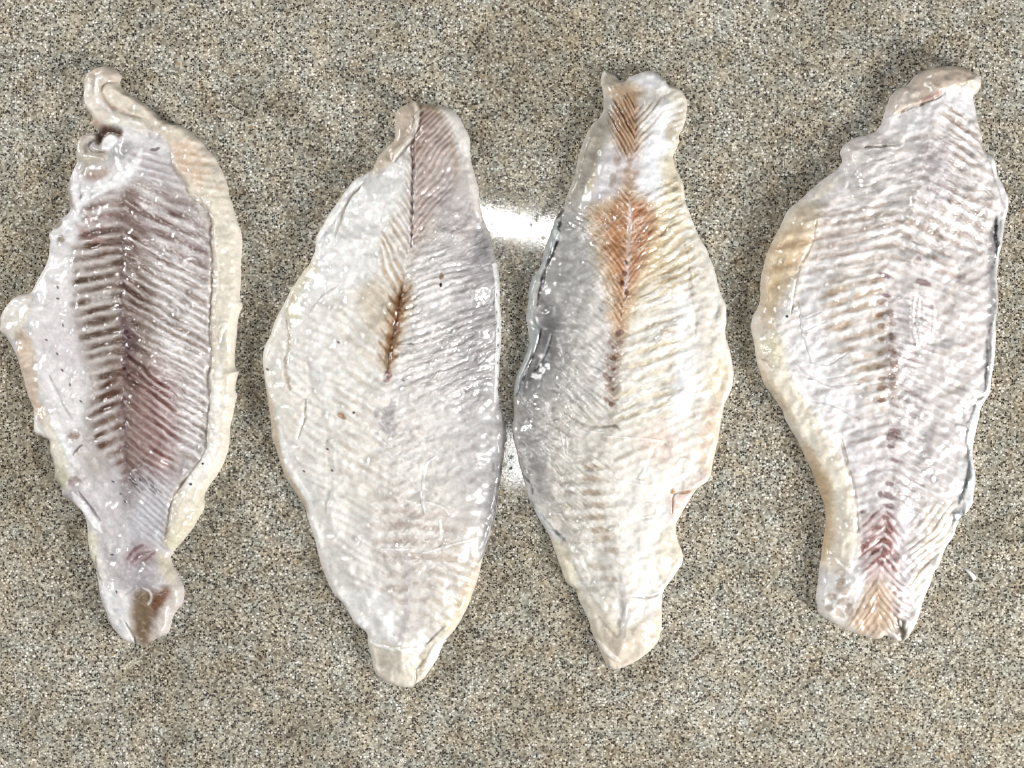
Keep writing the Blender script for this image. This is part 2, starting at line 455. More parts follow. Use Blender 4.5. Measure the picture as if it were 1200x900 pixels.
    c = mix(c, r2.outputs['Color'], 1.0, 'MULTIPLY')
    n3, _ = noise(75, 3, 4.1)
    r3 = ramp(n3.outputs['Fac'], [(.32, (.80, .75, .68, 1)), (.45, (.98, .97, .95, 1)), (.6, (1.02, 1.02, 1.02, 1)), (.75, (1.10, 1.10, 1.08, 1))])
    c = mix(c, r3.outputs['Color'], 1.0, 'MULTIPLY')
    hv = N_(nt, 'ShaderNodeHueSaturation'); hv.inputs['Saturation'].default_value = .70; hv.inputs['Value'].default_value = .94; L(c, hv.inputs['Color']); c = hv.outputs['Color']
    n6, _ = noise(95, 3, 8.8)
    r6 = ramp(n6.outputs['Fac'], [(.36, (1.03, .99, .93, 1)), (.5, (1, 1, 1, 1)), (.64, (.93, .98, 1.01, 1))])
    c = mix(c, r6.outputs['Color'], 1.0, 'MULTIPLY')
    n7, _ = noise(7, 3, 3.3)
    r7 = ramp(n7.outputs['Fac'], [(.34, (.88, .85, .80, 1)), (.47, (.99, .98, .97, 1)), (.6, (1.02, 1.02, 1.02, 1)), (.7, (1.07, 1.07, 1.08, 1))])
    c = mix(c, r7.outputs['Color'], 1.0, 'MULTIPLY')
    L(c, b.inputs['Base Color'])
    b.inputs['Roughness'].default_value = .16
    b.inputs['IOR'].default_value = 1.45
    n4, _ = noise(1200, 2, 2.2)
    n5, _ = noise(40, 2, 6.2)
    rr = N_(nt, 'ShaderNodeMapRange'); rr.inputs['To Min'].default_value = .008; rr.inputs['To Max'].default_value = .022
    rr.inputs['From Min'].default_value = .35; rr.inputs['From Max'].default_value = .65
    L(n5.outputs['Fac'], rr.inputs['Value']); L(rr.outputs['Result'], b.inputs['Roughness'])
    hs = N_(nt, 'ShaderNodeMath', operation='MULTIPLY_ADD'); hs.inputs[1].default_value = -.6
    L(dark, hs.inputs[0]); L(n4.outputs['Fac'], hs.inputs[2])
    sl = N_(nt, 'ShaderNodeMapRange'); sl.inputs['To Min'].default_value = .5; sl.inputs['To Max'].default_value = .04
    vpit, spit = grains(330, 11.0)
    pg = N_(nt, 'ShaderNodeMath', operation='GREATER_THAN'); pg.inputs[1].default_value = .86; L(spit.outputs['Red'], pg.inputs[0])
    pd = N_(nt, 'ShaderNodeMath', operation='LESS_THAN'); pd.inputs[1].default_value = .30; L(vpit.outputs['Distance'], pd.inputs[0])
    pm_ = N_(nt, 'ShaderNodeMath', operation='MULTIPLY'); L(pg.outputs[0], pm_.inputs[0]); L(pd.outputs[0], pm_.inputs[1])
    L(pm_.outputs[0], sl.inputs['Value']); L(sl.outputs['Result'], b.inputs['Specular IOR Level'])
    bp = N_(nt, 'ShaderNodeBump'); bp.inputs['Strength'].default_value = .035; bp.inputs['Distance'].default_value = .0002
    L(hs.outputs[0], bp.inputs['Height']); L(bp.outputs['Normal'], b.inputs['Normal'])
    return m

# ------------------------------------------------------------------ the countertop
import bmesh
bm = bmesh.new()
bmesh.ops.create_cube(bm, size=1)
for v in bm.verts:
    v.co.x *= 1.1; v.co.y *= .8; v.co.z = (v.co.z - .5) * .03
bmesh.ops.bevel(bm, geom=[e for e in bm.edges], offset=.003, segments=3, affect='EDGES')
me = bpy.data.meshes.new('countertop'); bm.to_mesh(me); bm.free()
ct = bpy.data.objects.new('countertop', me); sc.collection.objects.link(ct); me.materials.append(counter_mat())
ct['kind'] = 'structure'; ct['label'] = 'speckled tan and grey polished stone countertop'

GROUP = 'raw fish fillets laid in a row on the countertop'
# ------------------------------------------------------------------ first fillet (far left): brown banded middle, thick rolled rim on its right
F = Fillet([120,80,136,82,143,91,141,99,148,109,160,116,175,125,187,135,200,144,215,148,226,156,238,167,250,182,260,198,267,215,271,235,277,255,283,275,
 284,300,282,332,282,350,285,360,281,370,279,390,276,410,276,430,281,436,279,444,277,452,279,462,277,470,274,485,270,502,269,520,265,537,255,557,241,577,239,595,
 230,612,220,627,208,642,202,650,205,662,212,677,217,692,214,707,205,720,202,732,197,742,182,750,170,755,157,754,142,746,130,730,125,715,121,700,117,685,114,665,
 109,652,104,635,104,620,99,602,90,590,76,580,72,570,65,560,66,545,62,530,60,517,51,513,42,507,42,492,41,480,35,465,30,445,25,428,21,415,12,400,3,390,2,377,7,365,15,352,27,345,
 39,342,47,325,55,312,59,300,62,285,60,275,72,260,85,247,82,232,81,222,86,205,91,190,92,177,92,167,100,160,112,157,117,156,110,147,110,139,102,125,100,110,102,92,110,84],
 [150,80,150,290,150,350,152,400,150,440,150,470,153,500,153,545,155,600,165,660,172,750], 101, (204,197,198), edge=3.0, dome=5.5)
f = F
MIDP = [92,205,160,205,222,225,248,262,250,330,248,440,244,520,222,556,202,590,195,640,150,650,120,610,100,560,95,520,90,480,88,400,86,340,92,280]
m_mid = f.pm(MIDP, 8, 5)
f.put(m_mid, (196,187,183), .75, dh=-1.0)
f.poly((180,162,158),.6,12,10,[168,225,215,230,248,270,248,330,225,330,190,300,160,270])
f.poly((194,184,180),.6,12,8,[160,290,205,300,246,345,244,430,220,440,190,420,160,395])
f.poly((206,182,182),.6,16,10,[165,420,215,430,232,470,225,530,200,560,170,540,158,480])
f.poly((190,186,187),.6,10,6,[222,450,246,440,245,515,225,548,212,560,214,500])
# whitish membrane on the left
m = f.poly((224,220,221),.95,7,6,[62,285,80,290,93,310,92,350,90,380,97,400,106,430,112,450,106,480,104,510,100,545,95,560,84,545,76,520,70,500,60,480,50,460,46,430,44,410,40,385,30,362,40,345,52,325], part='membrane')
f.poly((212,206,211),.5,9,8,[70,350,88,380,96,420,92,450,75,440,62,410,58,370])
f.line((229,227,232),.8,5,2.5,[60,440,72,468,85,492,94,505]); f.line((178,168,172),.6,2,1.5,[64,440,77,467,90,490],dh=-.25)
f.poly((216,212,217),.8,10,8,[95,560,120,560,150,548,200,570,203,620,190,650,150,660,120,620,105,590])
f.poly((192,190,204),.75,10,7,[140,545,175,545,200,585,200,625,178,640,160,650,150,600])
# upper mauve flesh
f.poly((176,154,148),.8,6,6,[108,232,128,222,150,220,165,232,165,260,160,290,130,292,105,285,100,262])
f.poly((172,154,152),.5,7,5,[140,225,160,225,162,300,158,420,150,420,146,300])
f.bands(f.pm([100,225,165,220,210,235,245,280,246,330,200,320,165,300,140,300,100,295],8,4),15,.10,.42,(146,116,112),.7,(228,222,224),.6,dh=.5,jit=.25)
# brown segments left of the midline
f.bands(f.pm([100,284,150,280,151,449,114,446,106,405,100,380,95,350],6,7),12.9,.20,.6,(128,104,90),1,(208,196,190),.8,dh=.75,jit=.10,sharp=.9,off=.15,part='muscle_segment')
f.bands(f.pm([151,446,152,552,140,540,122,518,110,494,116,466,128,450],6,6),13.4,.42,.6,(134,104,92),1,(208,198,198),.7,dh=.7,jit=.08,sharp=.9,part='muscle_segment')
f.bands(f.pm([151,398,170,412,200,440,212,480,212,530,195,556,175,556,154,548],10,8),10.6,.5,.78,(138,92,86),.85,(222,204,206),.65,dh=.55,jit=.12,sharp=1.0,part='muscle_segment')
f.put(f.pm([152,415,168,430,185,470,196,520,190,548,170,548,153,545],9,6), (150,108,102), .3)
f.bands(f.pm([152,290,205,300,246,345,246,520,230,540,214,520,212,440,170,410,152,400],8,6),10.5,.5,.56,(170,150,140),.75,(236,233,236),.85,dh=.4,jit=.2,jw=.1,sharp=1.3,wet=2.0)  # white septa here also carry wet sparkle, painted into the colour
f.bands(f.pm([165,545,205,560,204,625,190,640,165,600],6,4),9,.5,1.05,(168,164,178),.6,(216,214,224),.5,dh=.4,jit=.1)
f.frost([160,285,205,290,247,330,248,440,240,520,222,545,205,470,175,410,162,380],op=.5)
f.frost([165,225,215,228,246,265,248,300,200,290,165,260],op=.4,slope=.4)
f.frost([100,230,148,226,148,300,100,300],op=.3,slope=-.1)
# midline beads
f.line((128,106,116),.5,4,2.5,[150,282,150,350,152,400,151,440,150,470,153,500,153,545],taper=False,dh=-.3)
for i in range(34):
    y = 286 + i * 5.6; f.spot((220,212,216),.25+.6*abs(math.sin(i*7.1)), 150.5+2.2*math.sin(i*2.3), y+2*math.sin(i*5.7), 1.6+.8*math.sin(i*3.1), 1.8+.8*math.sin(i*4.3), ragged=.5)
f.put(f.pm([149,240,160,240,176,300,182,360,182,420,172,560,150,560],14,8),(152,130,120),.5)
f.bands(f.pm([150,240,166,250,182,330,186,400,184,440,150,440],9,6),12.9,.2,.62,(126,98,88),.85,None,0,dh=.3,jit=.1,sharp=1.2)
for x,y in ((155,390),(158,396),(157,408),(158,420),(152,432),(156,440)): f.spot((104,62,74),.7,x,y,3.2,2.6)
f.put(f.pm([150,375,166,385,170,405,160,425,152,425],5,4),(120,92,98),.45)
# rolled rim on the right
RIM=[194,160,204,180,205,192,221,215,223,228,243,245,250,262,252,300,251,332,250,360,249,390,250,420,247,440,250,465,246,492,245,515,246,527,232,549,220,560,212,572,205,582,202,597,202,615,198,632,
 206,646,224,630,242,600,246,577,262,557,272,537,276,502,284,465,284,436,290,360,290,280,280,235,268,195,245,160,220,142,185,128]
m = f.poly((223,213,199),.95,4,3,RIM,part='rim',wet=.2)
f.line((226,219,202),.8,17,8,[212,160,235,190,252,225,264,265,268,310,266,360,264,410,263,460,260,500,256,530,240,555,226,580,216,605,206,632],taper=False,dh=1.8,wob=3)
f.line((176,156,140),.6,3.2,2.6,[203,182,206,195,222,217,225,230,245,246,251,264,253,300,252,332,250.5,360,250,390,251,420,248,440,250,465,247,492,246,515,246,527,231,550,213,572,204,590,202,612,198,630],taper=False,dh=-.8,wob=2)
f.poly((226,197,176),.75,5,4,[200,160,215,158,235,180,246,205,240,222,225,215,212,200,206,185],dh=.2)
f.bands(f.pm([200,155,230,160,262,210,268,240,246,240,225,220],5,3),9,.1,.16,(214,190,166),.5,(236,226,212),.5,dh=.25)
f.line((236,236,236),.8,13,5,[262,430,258,462,254,495,253,520,243,545,228,565,215,585],wob=2)
f.line((176,174,168),.45,7,4,[263,375,264,410,262,425])
f.line((232,228,216),.8,3,1.5,[260,385,268,380,263,392,261,402],dh=.5); f.line((232,230,222),.8,3,1.5,[258,290,260,320,258,345],dh=.3)
for x,y in ((242,542),(228,566)): f.spot((60,58,66),.9,x,y,1.8,1.6)
f.poly((206,196,168),.55,5,3,[240,575,240,597,222,625,208,640,198,632,215,615,230,592])
# curl at the top
f.poly((220,206,190),.95,4,2,[100,110,103,90,115,80,136,82,144,94,150,109,180,126,215,148,225,160,205,170,190,160,165,152,140,152,125,148,108,144],part='folded_tip',wet=.2)
f.poly((204,184,172),.6,6,3,[105,88,122,79,138,83,143,92,138,102,124,94,112,100])
f.line((224,216,206),.9,15,6,[110,96,108,115,118,133,140,146,165,152,185,158],dh=2.2,wob=1.5); f.line((224,214,198),.6,20,7,[128,96,132,110,150,122,175,136,200,150,220,165],dh=2.0)
f.line((170,148,132),.6,3,2.5,[140,99,128,103,126,114,132,126,150,136,170,142],dh=-1.0)
f.line((240,240,240),.6,4,2.5,[120,92,118,105,124,126,148,141,172,150])
f.line((200,160,140),.5,4,3,[112,142,122,150,136,154])
f.poly((200,174,150),.6,4,2,[110,138,122,146,118,156,111,148])
# membrane, hollow and hook under the curl
f.poly((224,223,226),.95,6,4,[140,152,172,162,196,170,204,195,190,200,170,205,150,225,120,228,100,245,92,262,96,232,98,205,120,205,140,195,135,175],part='membrane')
f.poly((196,188,194),.6,5,4,[160,180,190,178,205,198,218,222,195,222,170,210])
f.bands(f.pm([160,180,190,178,212,215,222,228,190,225,165,210],6,4),10,.1,.3,(188,172,172),.5,(232,230,236),.6,dh=.4,jit=.4)
f.poly((176,172,178),.8,4,3,[142,172,158,170,158,185,148,194,136,186])
f.poly((116,88,74),.9,3,2,[116,157,128,152,145,154,149,162,140,166,124,172,117,168],dh=-1.6)  # shaded hollow: its darkness is painted brown as well as recessed
f.poly((240,242,244),1,2,1.5,[124,164,134,159,144,166,140,174,130,178,123,172],dh=1.1)
f.spot((110,102,112),.6,186,179,5,2); f.spot((100,90,104),.6,190,177,3,2)
f.poly((198,188,174),.9,3,2,[92,168,100,160,115,159,115,165,108,170,112,178,130,182,134,190,120,196,104,195,93,188],part='folded_tip',dh=.4,thin=.12,wet=.2)
f.line((222,214,202),.7,9,4,[112,162,101,166,99,177,106,187,125,189],dh=1.5); f.line((150,130,112),.6,2.5,2,[114,167,109,173,115,180,130,182],dh=-.8)
f.line((182,150,132),.55,9,4,[100,205,118,207,135,205]); f.line((178,146,130),.5,7,4,[104,212,125,211])
f.line((234,234,240),.9,8,3,[92,258,100,240,118,229,138,219,155,207,166,195,172,178],dh=.6)
f.line((232,232,236),.9,6,3,[90,195,93,210,93,230,96,248],dh=.6); f.line((190,178,166),.7,5,2.5,[84,210,84,228,88,244],thin=.25)
f.poly((230,230,234),.85,3,3,[62,276,75,262,90,254,98,258,98,274,92,288,78,282,68,284],dh=.5)
f.spot((190,180,158),.9,72,264,7,4,-50,thin=.3); f.spot((186,176,156),.8,78,282,6,5,thin=.2)
f.line((182,138,132),.5,7,4,[95,265,110,280,128,285]); f.spot((150,112,114),.5,122,272,10,6,-20)
# knob and peach patch on the left edge
f.poly((226,221,212),.95,4,2,[3,390,2,377,10,360,27,345,42,346,44,362,36,384,40,400,26,395,14,400],part='belly_flap',dh=1.4,thin=.10,wet=.2)
f.spot((232,232,230),.8,22,358,16,8,-30)
f.poly((212,184,160),.9,3,2,[24,394,36,388,44,404,47,428,49,452,50,470,62,484,58,498,46,490,38,468,28,435],part='belly_flap',wet=.2)
for i in range(6): f.line((232,216,200),.7,1.6,1,[24+i*2.6,404+i*14,36+i*2.5,400+i*14,48+i*2,404+i*14])
f.poly((224,220,204),.9,4,3,[54,482,66,490,74,510,84,535,88,560,80,572,66,560,66,540,58,515],part='belly_flap',dh=.8,wet=.2)
f.line((236,236,234),.8,7,3,[66,488,74,505,86,530,92,545],dh=.4)
f.line((228,226,220),.9,8,3,[44,484,46,500,55,512],dh=.5)
f.poly((206,202,176),.7,4,2,[64,545,80,548,85,562,72,574],thin=.22)
f.spot((178,152,134),.7,94,511,9,5,-8,ragged=.6); f.spot((176,152,146),.65,93,563,8,5,-8,ragged=.6)
f.line((140,124,114),.7,2.4,1.5,[92,532,98,525,103,520],dh=-.4)
f.line((236,236,240),.9,8,2.5,[90,577,100,592,112,606,122,622],dh=.7); f.line((140,128,132),.7,1.8,1.2,[98,575,108,590,122,608],dh=-.5)
f.poly((222,220,216),.85,5,3,[96,595,112,615,122,640,130,660,130,690,122,692,114,664,106,640,102,615],dh=.6)
f.poly((216,209,184),.7,4,3,[104,618,116,625,118,645,112,655,106,640])
f.line((170,160,130),.6,2.2,1.5,[116,650,118,668,126,684],dh=-.4)
# tail end
f.poly((232,230,230),.9,5,4,[122,690,135,684,155,690,160,715,158,745,145,746,132,732],part='tail_tip',dh=1.2)
f.poly((150,126,102),.9,5,4,[162,690,180,684,188,700,184,725,182,748,170,753,162,735],part='tail_tip',dh=-.8)
f.poly((150,108,86),.85,4,3,[182,700,196,686,204,690,198,704,186,722])
f.poly((213,202,194),.85,4,3,[198,662,212,678,217,694,211,710,201,722,202,734,190,744,178,748,180,735,192,712,206,690],part='tail_tip',dh=1.0)
f.poly((214,202,178),.7,4,3,[184,645,198,650,204,665,206,680,198,678,190,664])
f.poly((182,176,188),.8,6,4,[156,652,180,650,188,668,186,685,165,690,154,680])
f.poly((168,136,138),.55,5,5,[152,648,166,636,182,640,184,654,168,660,154,660])
for p in ([155,652,162,642,172,637],[160,656,168,648,180,645],[172,655,180,650,186,644]): f.line((128,90,92),.6,2.6,2,p,wob=1.6,dh=-.2)
f.line((226,220,218),.8,2.4,1.3,[172,686,180,690,182,698,178,706],dh=.5); f.line((110,92,78),.6,2,1.5,[152,726,160,742,162,752],dh=-.5)
f.line((236,236,232),.7,3,1.5,[146,722,157,740,160,750],dh=.3)
rs = np.random.RandomState(5)
for x,y in ((74,351),(81,382),(62,399),(88,451),(101,470),(79,434),(74,338),(74,415),(138,563),(147,577),(136,648),(143,690),(152,586),(160,560),(170,561),(166,566)):
    f.spot((104,98,108),.75,x,y,2.4,1.2,rs.rand()*90)
for i in range(16):
    x=157+rs.rand()*36; y=552+rs.rand()*16+(x-157)*.12; f.line((120,112,118),.5,1.4,1,[x,y,x+4,y+3.5,x+7,y+7],dh=-.15)
f.put(f.pm([158,225,215,225,246,270,248,440,240,500,215,540,190,460,165,400,160,300],10,8),None,wet=2.0)
f.micro(.25,.6,amp=.17,fine=.06)
f.build(thing('fish_fillet','pale raw fish fillet with brown ladder-like bands and thick rolled right rim, farthest left','fish fillet',145,450,GROUP), MATS)
# ------------------------------------------------------------------ second fillet: whitest, short brown streak on the midline
F = Fillet([487,119,492,122,500,124,515,125,530,129,537,137,544,150,550,165,551,185,556,205,560,225,562,242,567,257,574,272,577,285,581,305,585,323,585,355,587,377,586,400,585,425,584,452,585,470,
 590,485,592,505,591,527,587,557,582,590,578,615,572,637,565,655,560,672,555,690,545,715,535,732,522,750,515,765,507,782,497,795,487,802,477,805,462,802,450,797,440,787,436,770,432,752,430,742,417,730,
 410,720,402,707,390,693,380,675,373,652,369,632,361,610,358,595,347,577,337,563,330,547,325,530,320,513,318,495,314,472,311,452,309,430,310,410,317,395,322,380,330,362,337,347,347,332,357,318,365,305,
 370,290,370,280,380,265,387,252,395,240,407,222,420,209,436,201,442,187,452,175,461,165,464,147,465,132,472,125,481,122],
 [492,100,489,135,485,172,486,200,485,230,484,260,484,292,475,332,470,360,462,397,457,435,455,477,458,530,470,600,477,650,480,700,478,805], 202, (220,216,211), edge=3.0, dome=7.5)
f = F
f.poly((230,228,223),.95,16,8,[440,210,475,180,478,240,455,290,430,340,425,420,430,500,440,600,470,700,480,760,440,740,400,690,375,630,350,560,335,500,320,430,350,350,400,260])
f.poly((188,184,185),.85,26,10,[522,262,562,270,582,330,584,460,588,520,575,600,540,610,545,590,525,470,515,380])
f.bands(sm(f.sdf,14,34)*(1-.6*sm(f.D,20,60)),10.5,-.62,-.42,(206,197,190),.5,(234,232,229),.5,dh=.2,jit=.1,sharp=1.4)
f.poly((214,206,200),.7,16,8,[450,580,540,600,565,640,545,700,510,740,480,740,460,680])
# pinkish top along the seam
f.poly((194,176,168),.85,8,5,[490,128,510,128,528,140,536,165,536,200,530,225,515,262,490,300,482,300,480,260,484,200,486,170])
f.poly((172,140,128),.75,7,4,[490,130,505,132,500,160,494,190,487,190,486,160],part='red_muscle')
f.bands(f.pm([487,132,520,130,538,180,530,230,505,270,486,290],5,3),9.5,-1.35,-1.25,(170,142,134),.6,(218,206,202),.6,dh=.4,jit=.25,sharp=1.2)
f.line((122,84,80),.6,3.5,2,[489,135,485,172,486,200,485,230,484,262,484,292],dh=-.8)
for y in (178,230,242,252,262,270,278,284,292): f.spot((130,88,100),.7,485,y,2.4,2.6)
f.poly((196,186,186),.7,10,6,[515,200,545,190,560,240,565,275,545,300,520,280,505,260])
# tan leaf-like segments left of the seam
f.bands(f.pm([468,232,482,250,484,330,476,350,458,340,445,310,443,285,455,262],5,4),12.5,-1.45,-1.2,(202,176,152),.85,(232,228,224),.85,dh=.55,jit=.08,sharp=1.0,part='muscle_segment')
f.bands(f.pm([478,190,486,190,486,300,470,262,472,230],3,2),10,-1.7,-1.2,(200,184,182),.5,(230,226,226),.6,dh=.4)
# white belly sheet
f.poly((231,230,229),.95,7,6,[440,206,468,190,472,235,455,270,440,292,438,320,420,335,385,352,366,352,360,330,372,300,390,258,415,222],part='membrane',dh=.5)
f.line((200,194,180),.6,3,2,[424,222,411,236,404,254,396,280],dh=-.5); f.line((238,238,236),.9,9,3,[432,207,412,224,396,246,383,266,373,288],dh=1.1)
f.poly((221,211,180),.7,5,4,[366,305,372,318,352,345,352,375,338,380,332,370,345,340])
# flap along the left edge
f.poly((228,224,216),.9,4,3,[330,366,340,378,342,400,338,428,345,455,352,462,362,470,358,500,350,515,332,512,324,505,316,470,308,430,316,395],part='belly_flap',dh=1.0)
f.line((190,168,144),.55,3,2.2,[338,376,342,398,339,420,338,436,344,456],dh=-.6,wob=2); f.line((205,196,184),.6,3,2,[362,468,360,492,352,512],dh=-.7)
f.poly((208,188,162),.9,3,2,[311,450,318,462,328,492,332,520,340,548,352,566,362,580,368,602,356,596,344,576,328,550,318,510],part='rim',thin=.1,wet=.2)
f.line((238,238,236),.8,6,3,[330,500,335,530,345,555,360,578,368,600,378,640],dh=.4)
f.line((214,208,200),.7,5,3,[364,420,370,460,385,490,390,560,385,600],dh=-.5)
f.line((230,230,228),.6,12,6,[370,395,376,440,392,480,398,540,392,600],dh=.4)
f.line((206,200,190),.6,2.5,2,[400,335,380,350,366,368],dh=-.4)
# fan of pale fibres
f.bands(f.pm([435,330,470,345,456,440,450,520,440,600,400,560,395,480,400,420,415,360],12,6),15,-.75,-.4,(214,200,184),.5,(234,231,226),.5,dh=.35,jit=.25)
f.poly((214,196,176),.65,8,6,[424,348,445,330,462,345,466,370,455,392,435,385])
f.bands(f.pm([484,300,520,290,560,320,578,400,560,470,500,470,465,440,476,360],12,6),9,-.6,-.38,(170,163,163),.55,(232,229,229),.7,dh=.36,jit=.4,jw=.15,wet=1.9)
f.bands(f.pm([440,585,500,590,540,620,540,700,500,720,455,690],10,5),17,.05,.12,(200,182,172),.7,(228,224,220),.5,dh=.35,jit=.2)
f.bands(f.pm([395,520,455,500,460,600,400,610],12,6),21,-.55,-.4,(214,204,192),.5,(232,230,226),.4,dh=.3,jit=.2)
f.frost([490,290,555,285,580,330,580,460,540,520,490,470,485,380],op=.35,slope=-.4)
f.frost([438,450,470,440,480,520,470,560,445,540],op=.45,slope=-.4)
# brown streak
f.poly((196,164,134),.75,6,4,[470,330,482,335,482,360,474,390,464,420,457,440,450,425,455,395,462,360])
BR=[475,333,471,356,466,380,461,405,457,434]
f.line((156,112,74),.9,9,4,BR,wob=2.5,part='red_muscle'); f.line((120,84,58),.6,3,2.2,BR,wob=1.5,dh=-.5)
for i,(x,y) in enumerate(((473,345),(470,358),(467,370),(465,382),(461,396),(459,410),(457,424))):
    f.line((160,118,82),.75,2.6,1.6,[x,y+4,x+7,y-3,x+13,y-8]); f.line((158,116,82),.6,2.4,1.6,[x,y+4,x-8,y-4,x-12,y-10])
f.spot((150,104,108),.6,458,440,5,6); f.spot((160,112,112),.5,456,446,5,3)
f.spot((186,148,112),.85,404,487,6,3.5,30); f.spot((70,62,54),.9,418,483,2,1.6); f.spot((150,128,100),.8,519,326,3,5); f.spot((40,36,34),.9,518,336,1.6,2.4)
for x,y in ((475,446),(400,402),(387,525),(392,550),(359,551),(463,740),(461,761),(316,433),(484,404)): f.spot((110,98,90),.7,x,y,2.2,1.3,30)
f.line((120,112,110),.6,1.6,1,[468,404,478,404,488,404],dh=-.3)
f.spot((166,160,164),.55,455,490,12,22,ragged=.8)
# silvery right side
f.poly((150,146,152),.75,9,6,[560,268,572,272,582,305,583,330,572,325,560,300],part='silver_skin',wet=1.8)
f.poly((172,168,172),.5,12,8,[545,300,580,330,582,440,570,470,545,420])
f.line((226,226,226),.95,6,1.5,[580,312,583,330,583,360,585,380,584,410,583,440,582,468],part='silver_skin',taper=False,dh=.7,wob=.6)
f.poly((140,136,138),.75,5,4,[584,470,592,490,592,530,588,560,581,598,572,640,564,648,570,600,580,545,584,510],part='silver_skin')
f.line((84,80,82),.65,2.4,2,[588,478,591,505,589,535,585,565,580,598,576,620],wob=1); f.line((100,94,96),.6,2.2,1.8,[574,628,566,648,562,655,556,668],wob=1.2)
for i in range(9): f.spot((80,76,80),.45,582+rs.rand()*2,310+i*18+rs.rand()*9,1.2,2.2,ragged=.6)
# tan lower right edge, creases, tip
f.poly((220,200,172),.85,5,3,[560,658,556,690,545,716,530,738,520,736,535,705,548,675],part='rim')
f.bands(f.pm([520,640,560,650,550,700,525,740,500,730,505,690],8,4),13,.3,.75,(214,198,178),.5,(232,228,222),.6,dh=.35,jit=.2)
f.poly((233,232,231),.85,6,4,[405,692,440,690,462,700,470,735,455,755,435,745,418,728])
f.poly((226,217,200),.95,4,2,[434,752,450,750,478,756,492,762,500,780,496,796,478,806,455,800,440,788],part='tail_tip',wet=.2,thin=.06,dh=.4)
f.line((244,243,240),.85,3.5,1.5,[436,750,455,756,475,757,490,756],dh=.4)
f.poly((224,214,190),.6,4,3,[520,740,508,762,500,785,492,790,490,770,500,755])
f.line((180,166,150),.6,2,1.5,[482,772,488,785,487,800],dh=-.5); f.line((238,236,230),.8,5,2,[490,782,500,776,508,760,516,748],dh=.6); f.line((176,160,140),.6,1.8,1.3,[500,752,510,742,522,730],dh=-.4)
f.line((180,170,176),.4,7,5,[478,640,479,680,477,720,470,745])
for p in ([500,600,497,580,500,545,512,533],[450,522,462,523],[449,640,485,640],[497,645,540,633,560,628],[500,585,520,592,527,600],[517,605,517,622]): f.line((240,240,240),.6,2,1,p,dh=.35)
# tan folded flap at the top
f.poly((206,184,162),.9,3,1.5,[466,130,476,124,487,119,491,128,489,150,482,168,470,185,452,200,436,204,445,185,461,166],part='folded_tip',dh=.8,thin=.08,wet=.2)
f.line((236,230,222),.9,4,1.5,[488,120,490,135,489,150,482,166,468,180,462,192],dh=1.2)  # lit edge of the fold, painted pale along the raised ridge
f.poly((186,164,140),.7,4,2,[492,122,518,126,530,134,520,142,505,134,494,134])
f.poly((226,222,216),.9,4,2.5,[516,130,530,130,540,145,548,165,549,186,540,182,532,160,525,142],part='rim',dh=.6)
f.line((190,170,150),.6,4,3,[530,170,534,190,536,222],wob=1.5); f.line((224,216,210),.7,6,3,[548,190,553,215,558,240,564,258],dh=.5)
f.put(f.pm([500,235,560,250,580,310,582,460,540,470,505,400,490,330],12,8),None,wet=1.9)
f.put(f.pm([440,470,500,460,530,600,545,640,500,680,460,640,455,560],14,8),None,wet=.9)
f.put(f.pm([435,206,468,190,470,235,440,300,425,400,440,520,440,640,400,680,345,560,330,480,370,330],14,8),None,wet=.14)
f.micro(-.9,-.6,amp=.16,fine=.07)
f.build(thing('fish_fillet','whitest raw fish fillet with short brown streak on its midline, second from left','fish fillet',455,460,GROUP), MATS)
# ------------------------------------------------------------------ third fillet: orange wedge down the upper middle, silver-grey left side
F = Fillet([705,100,705,88,710,84,720,89,729,96,740,90,755,84,766,84,777,92,783,100,795,104,804,116,805,132,801,147,796,160,794,170,789,180,789,192,797,207,801,217,801,230,806,245,812,262,821,280,830,297,
 837,317,842,337,849,355,851,375,851,397,856,417,859,440,855,460,847,477,844,500,840,520,835,540,831,560,817,572,805,590,796,605,792,616,795,632,800,645,799,660,791,672,784,682,776,694,775,710,775,730,771,750,
 762,762,747,774,732,781,720,785,711,780,704,767,696,747,690,727,681,707,674,692,662,680,657,665,651,647,645,630,631,606,621,586,616,570,610,552,605,530,600,507,601,485,602,463,605,445,612,425,619,405,619,385,
 616,370,619,345,625,325,634,310,637,295,641,283,646,270,652,252,660,242,666,222,674,205,677,187,687,160,695,145,705,135,707,117],
 [742,80,742,127,742,170,740,187,736,220,735,245,736,260,734,300,730,337,727,362,724,392,719,420,719,445,717,470,715,500,718,560,724,620,726,660,728,700,726,785], 303, (222,218,211), edge=2.4, dome=7.0)
f = F
f.poly((225,221,214),.85,14,8,[760,150,785,200,800,260,830,330,840,420,825,500,790,570,785,640,770,680,730,680,715,600,722,500,735,420,760,330,770,260])
f.poly((190,187,184),.9,22,10,[655,250,685,255,692,330,696,400,690,470,676,520,668,570,660,600,620,560,604,510,604,460,625,400,640,320])
f.poly((172,170,169),.8,12,8,[650,262,690,265,695,310,680,370,660,430,640,465,610,470,606,455,622,420,634,380,640,330],part='silver_skin')
f.poly((126,124,128),.75,9,6,[634,350,650,365,655,395,640,430,620,455,608,462,615,435,628,405,632,375])
f.poly((206,200,190),.7,12,8,[660,480,710,480,712,560,690,640,660,620,640,570,640,520])
f.poly((166,163,162),.6,8,5,[602,470,625,470,640,520,640,570,628,590,614,555,604,520],wet=1.8)
f.bands(sm(f.sdf,14,34)*sm(f.V,230,300)*(.25+.75*sm(f.D,-50,0)),11,-.55,-.4,(212,200,186),.5,(236,234,231),.5,dh=.2,jit=.1,sharp=1.4)
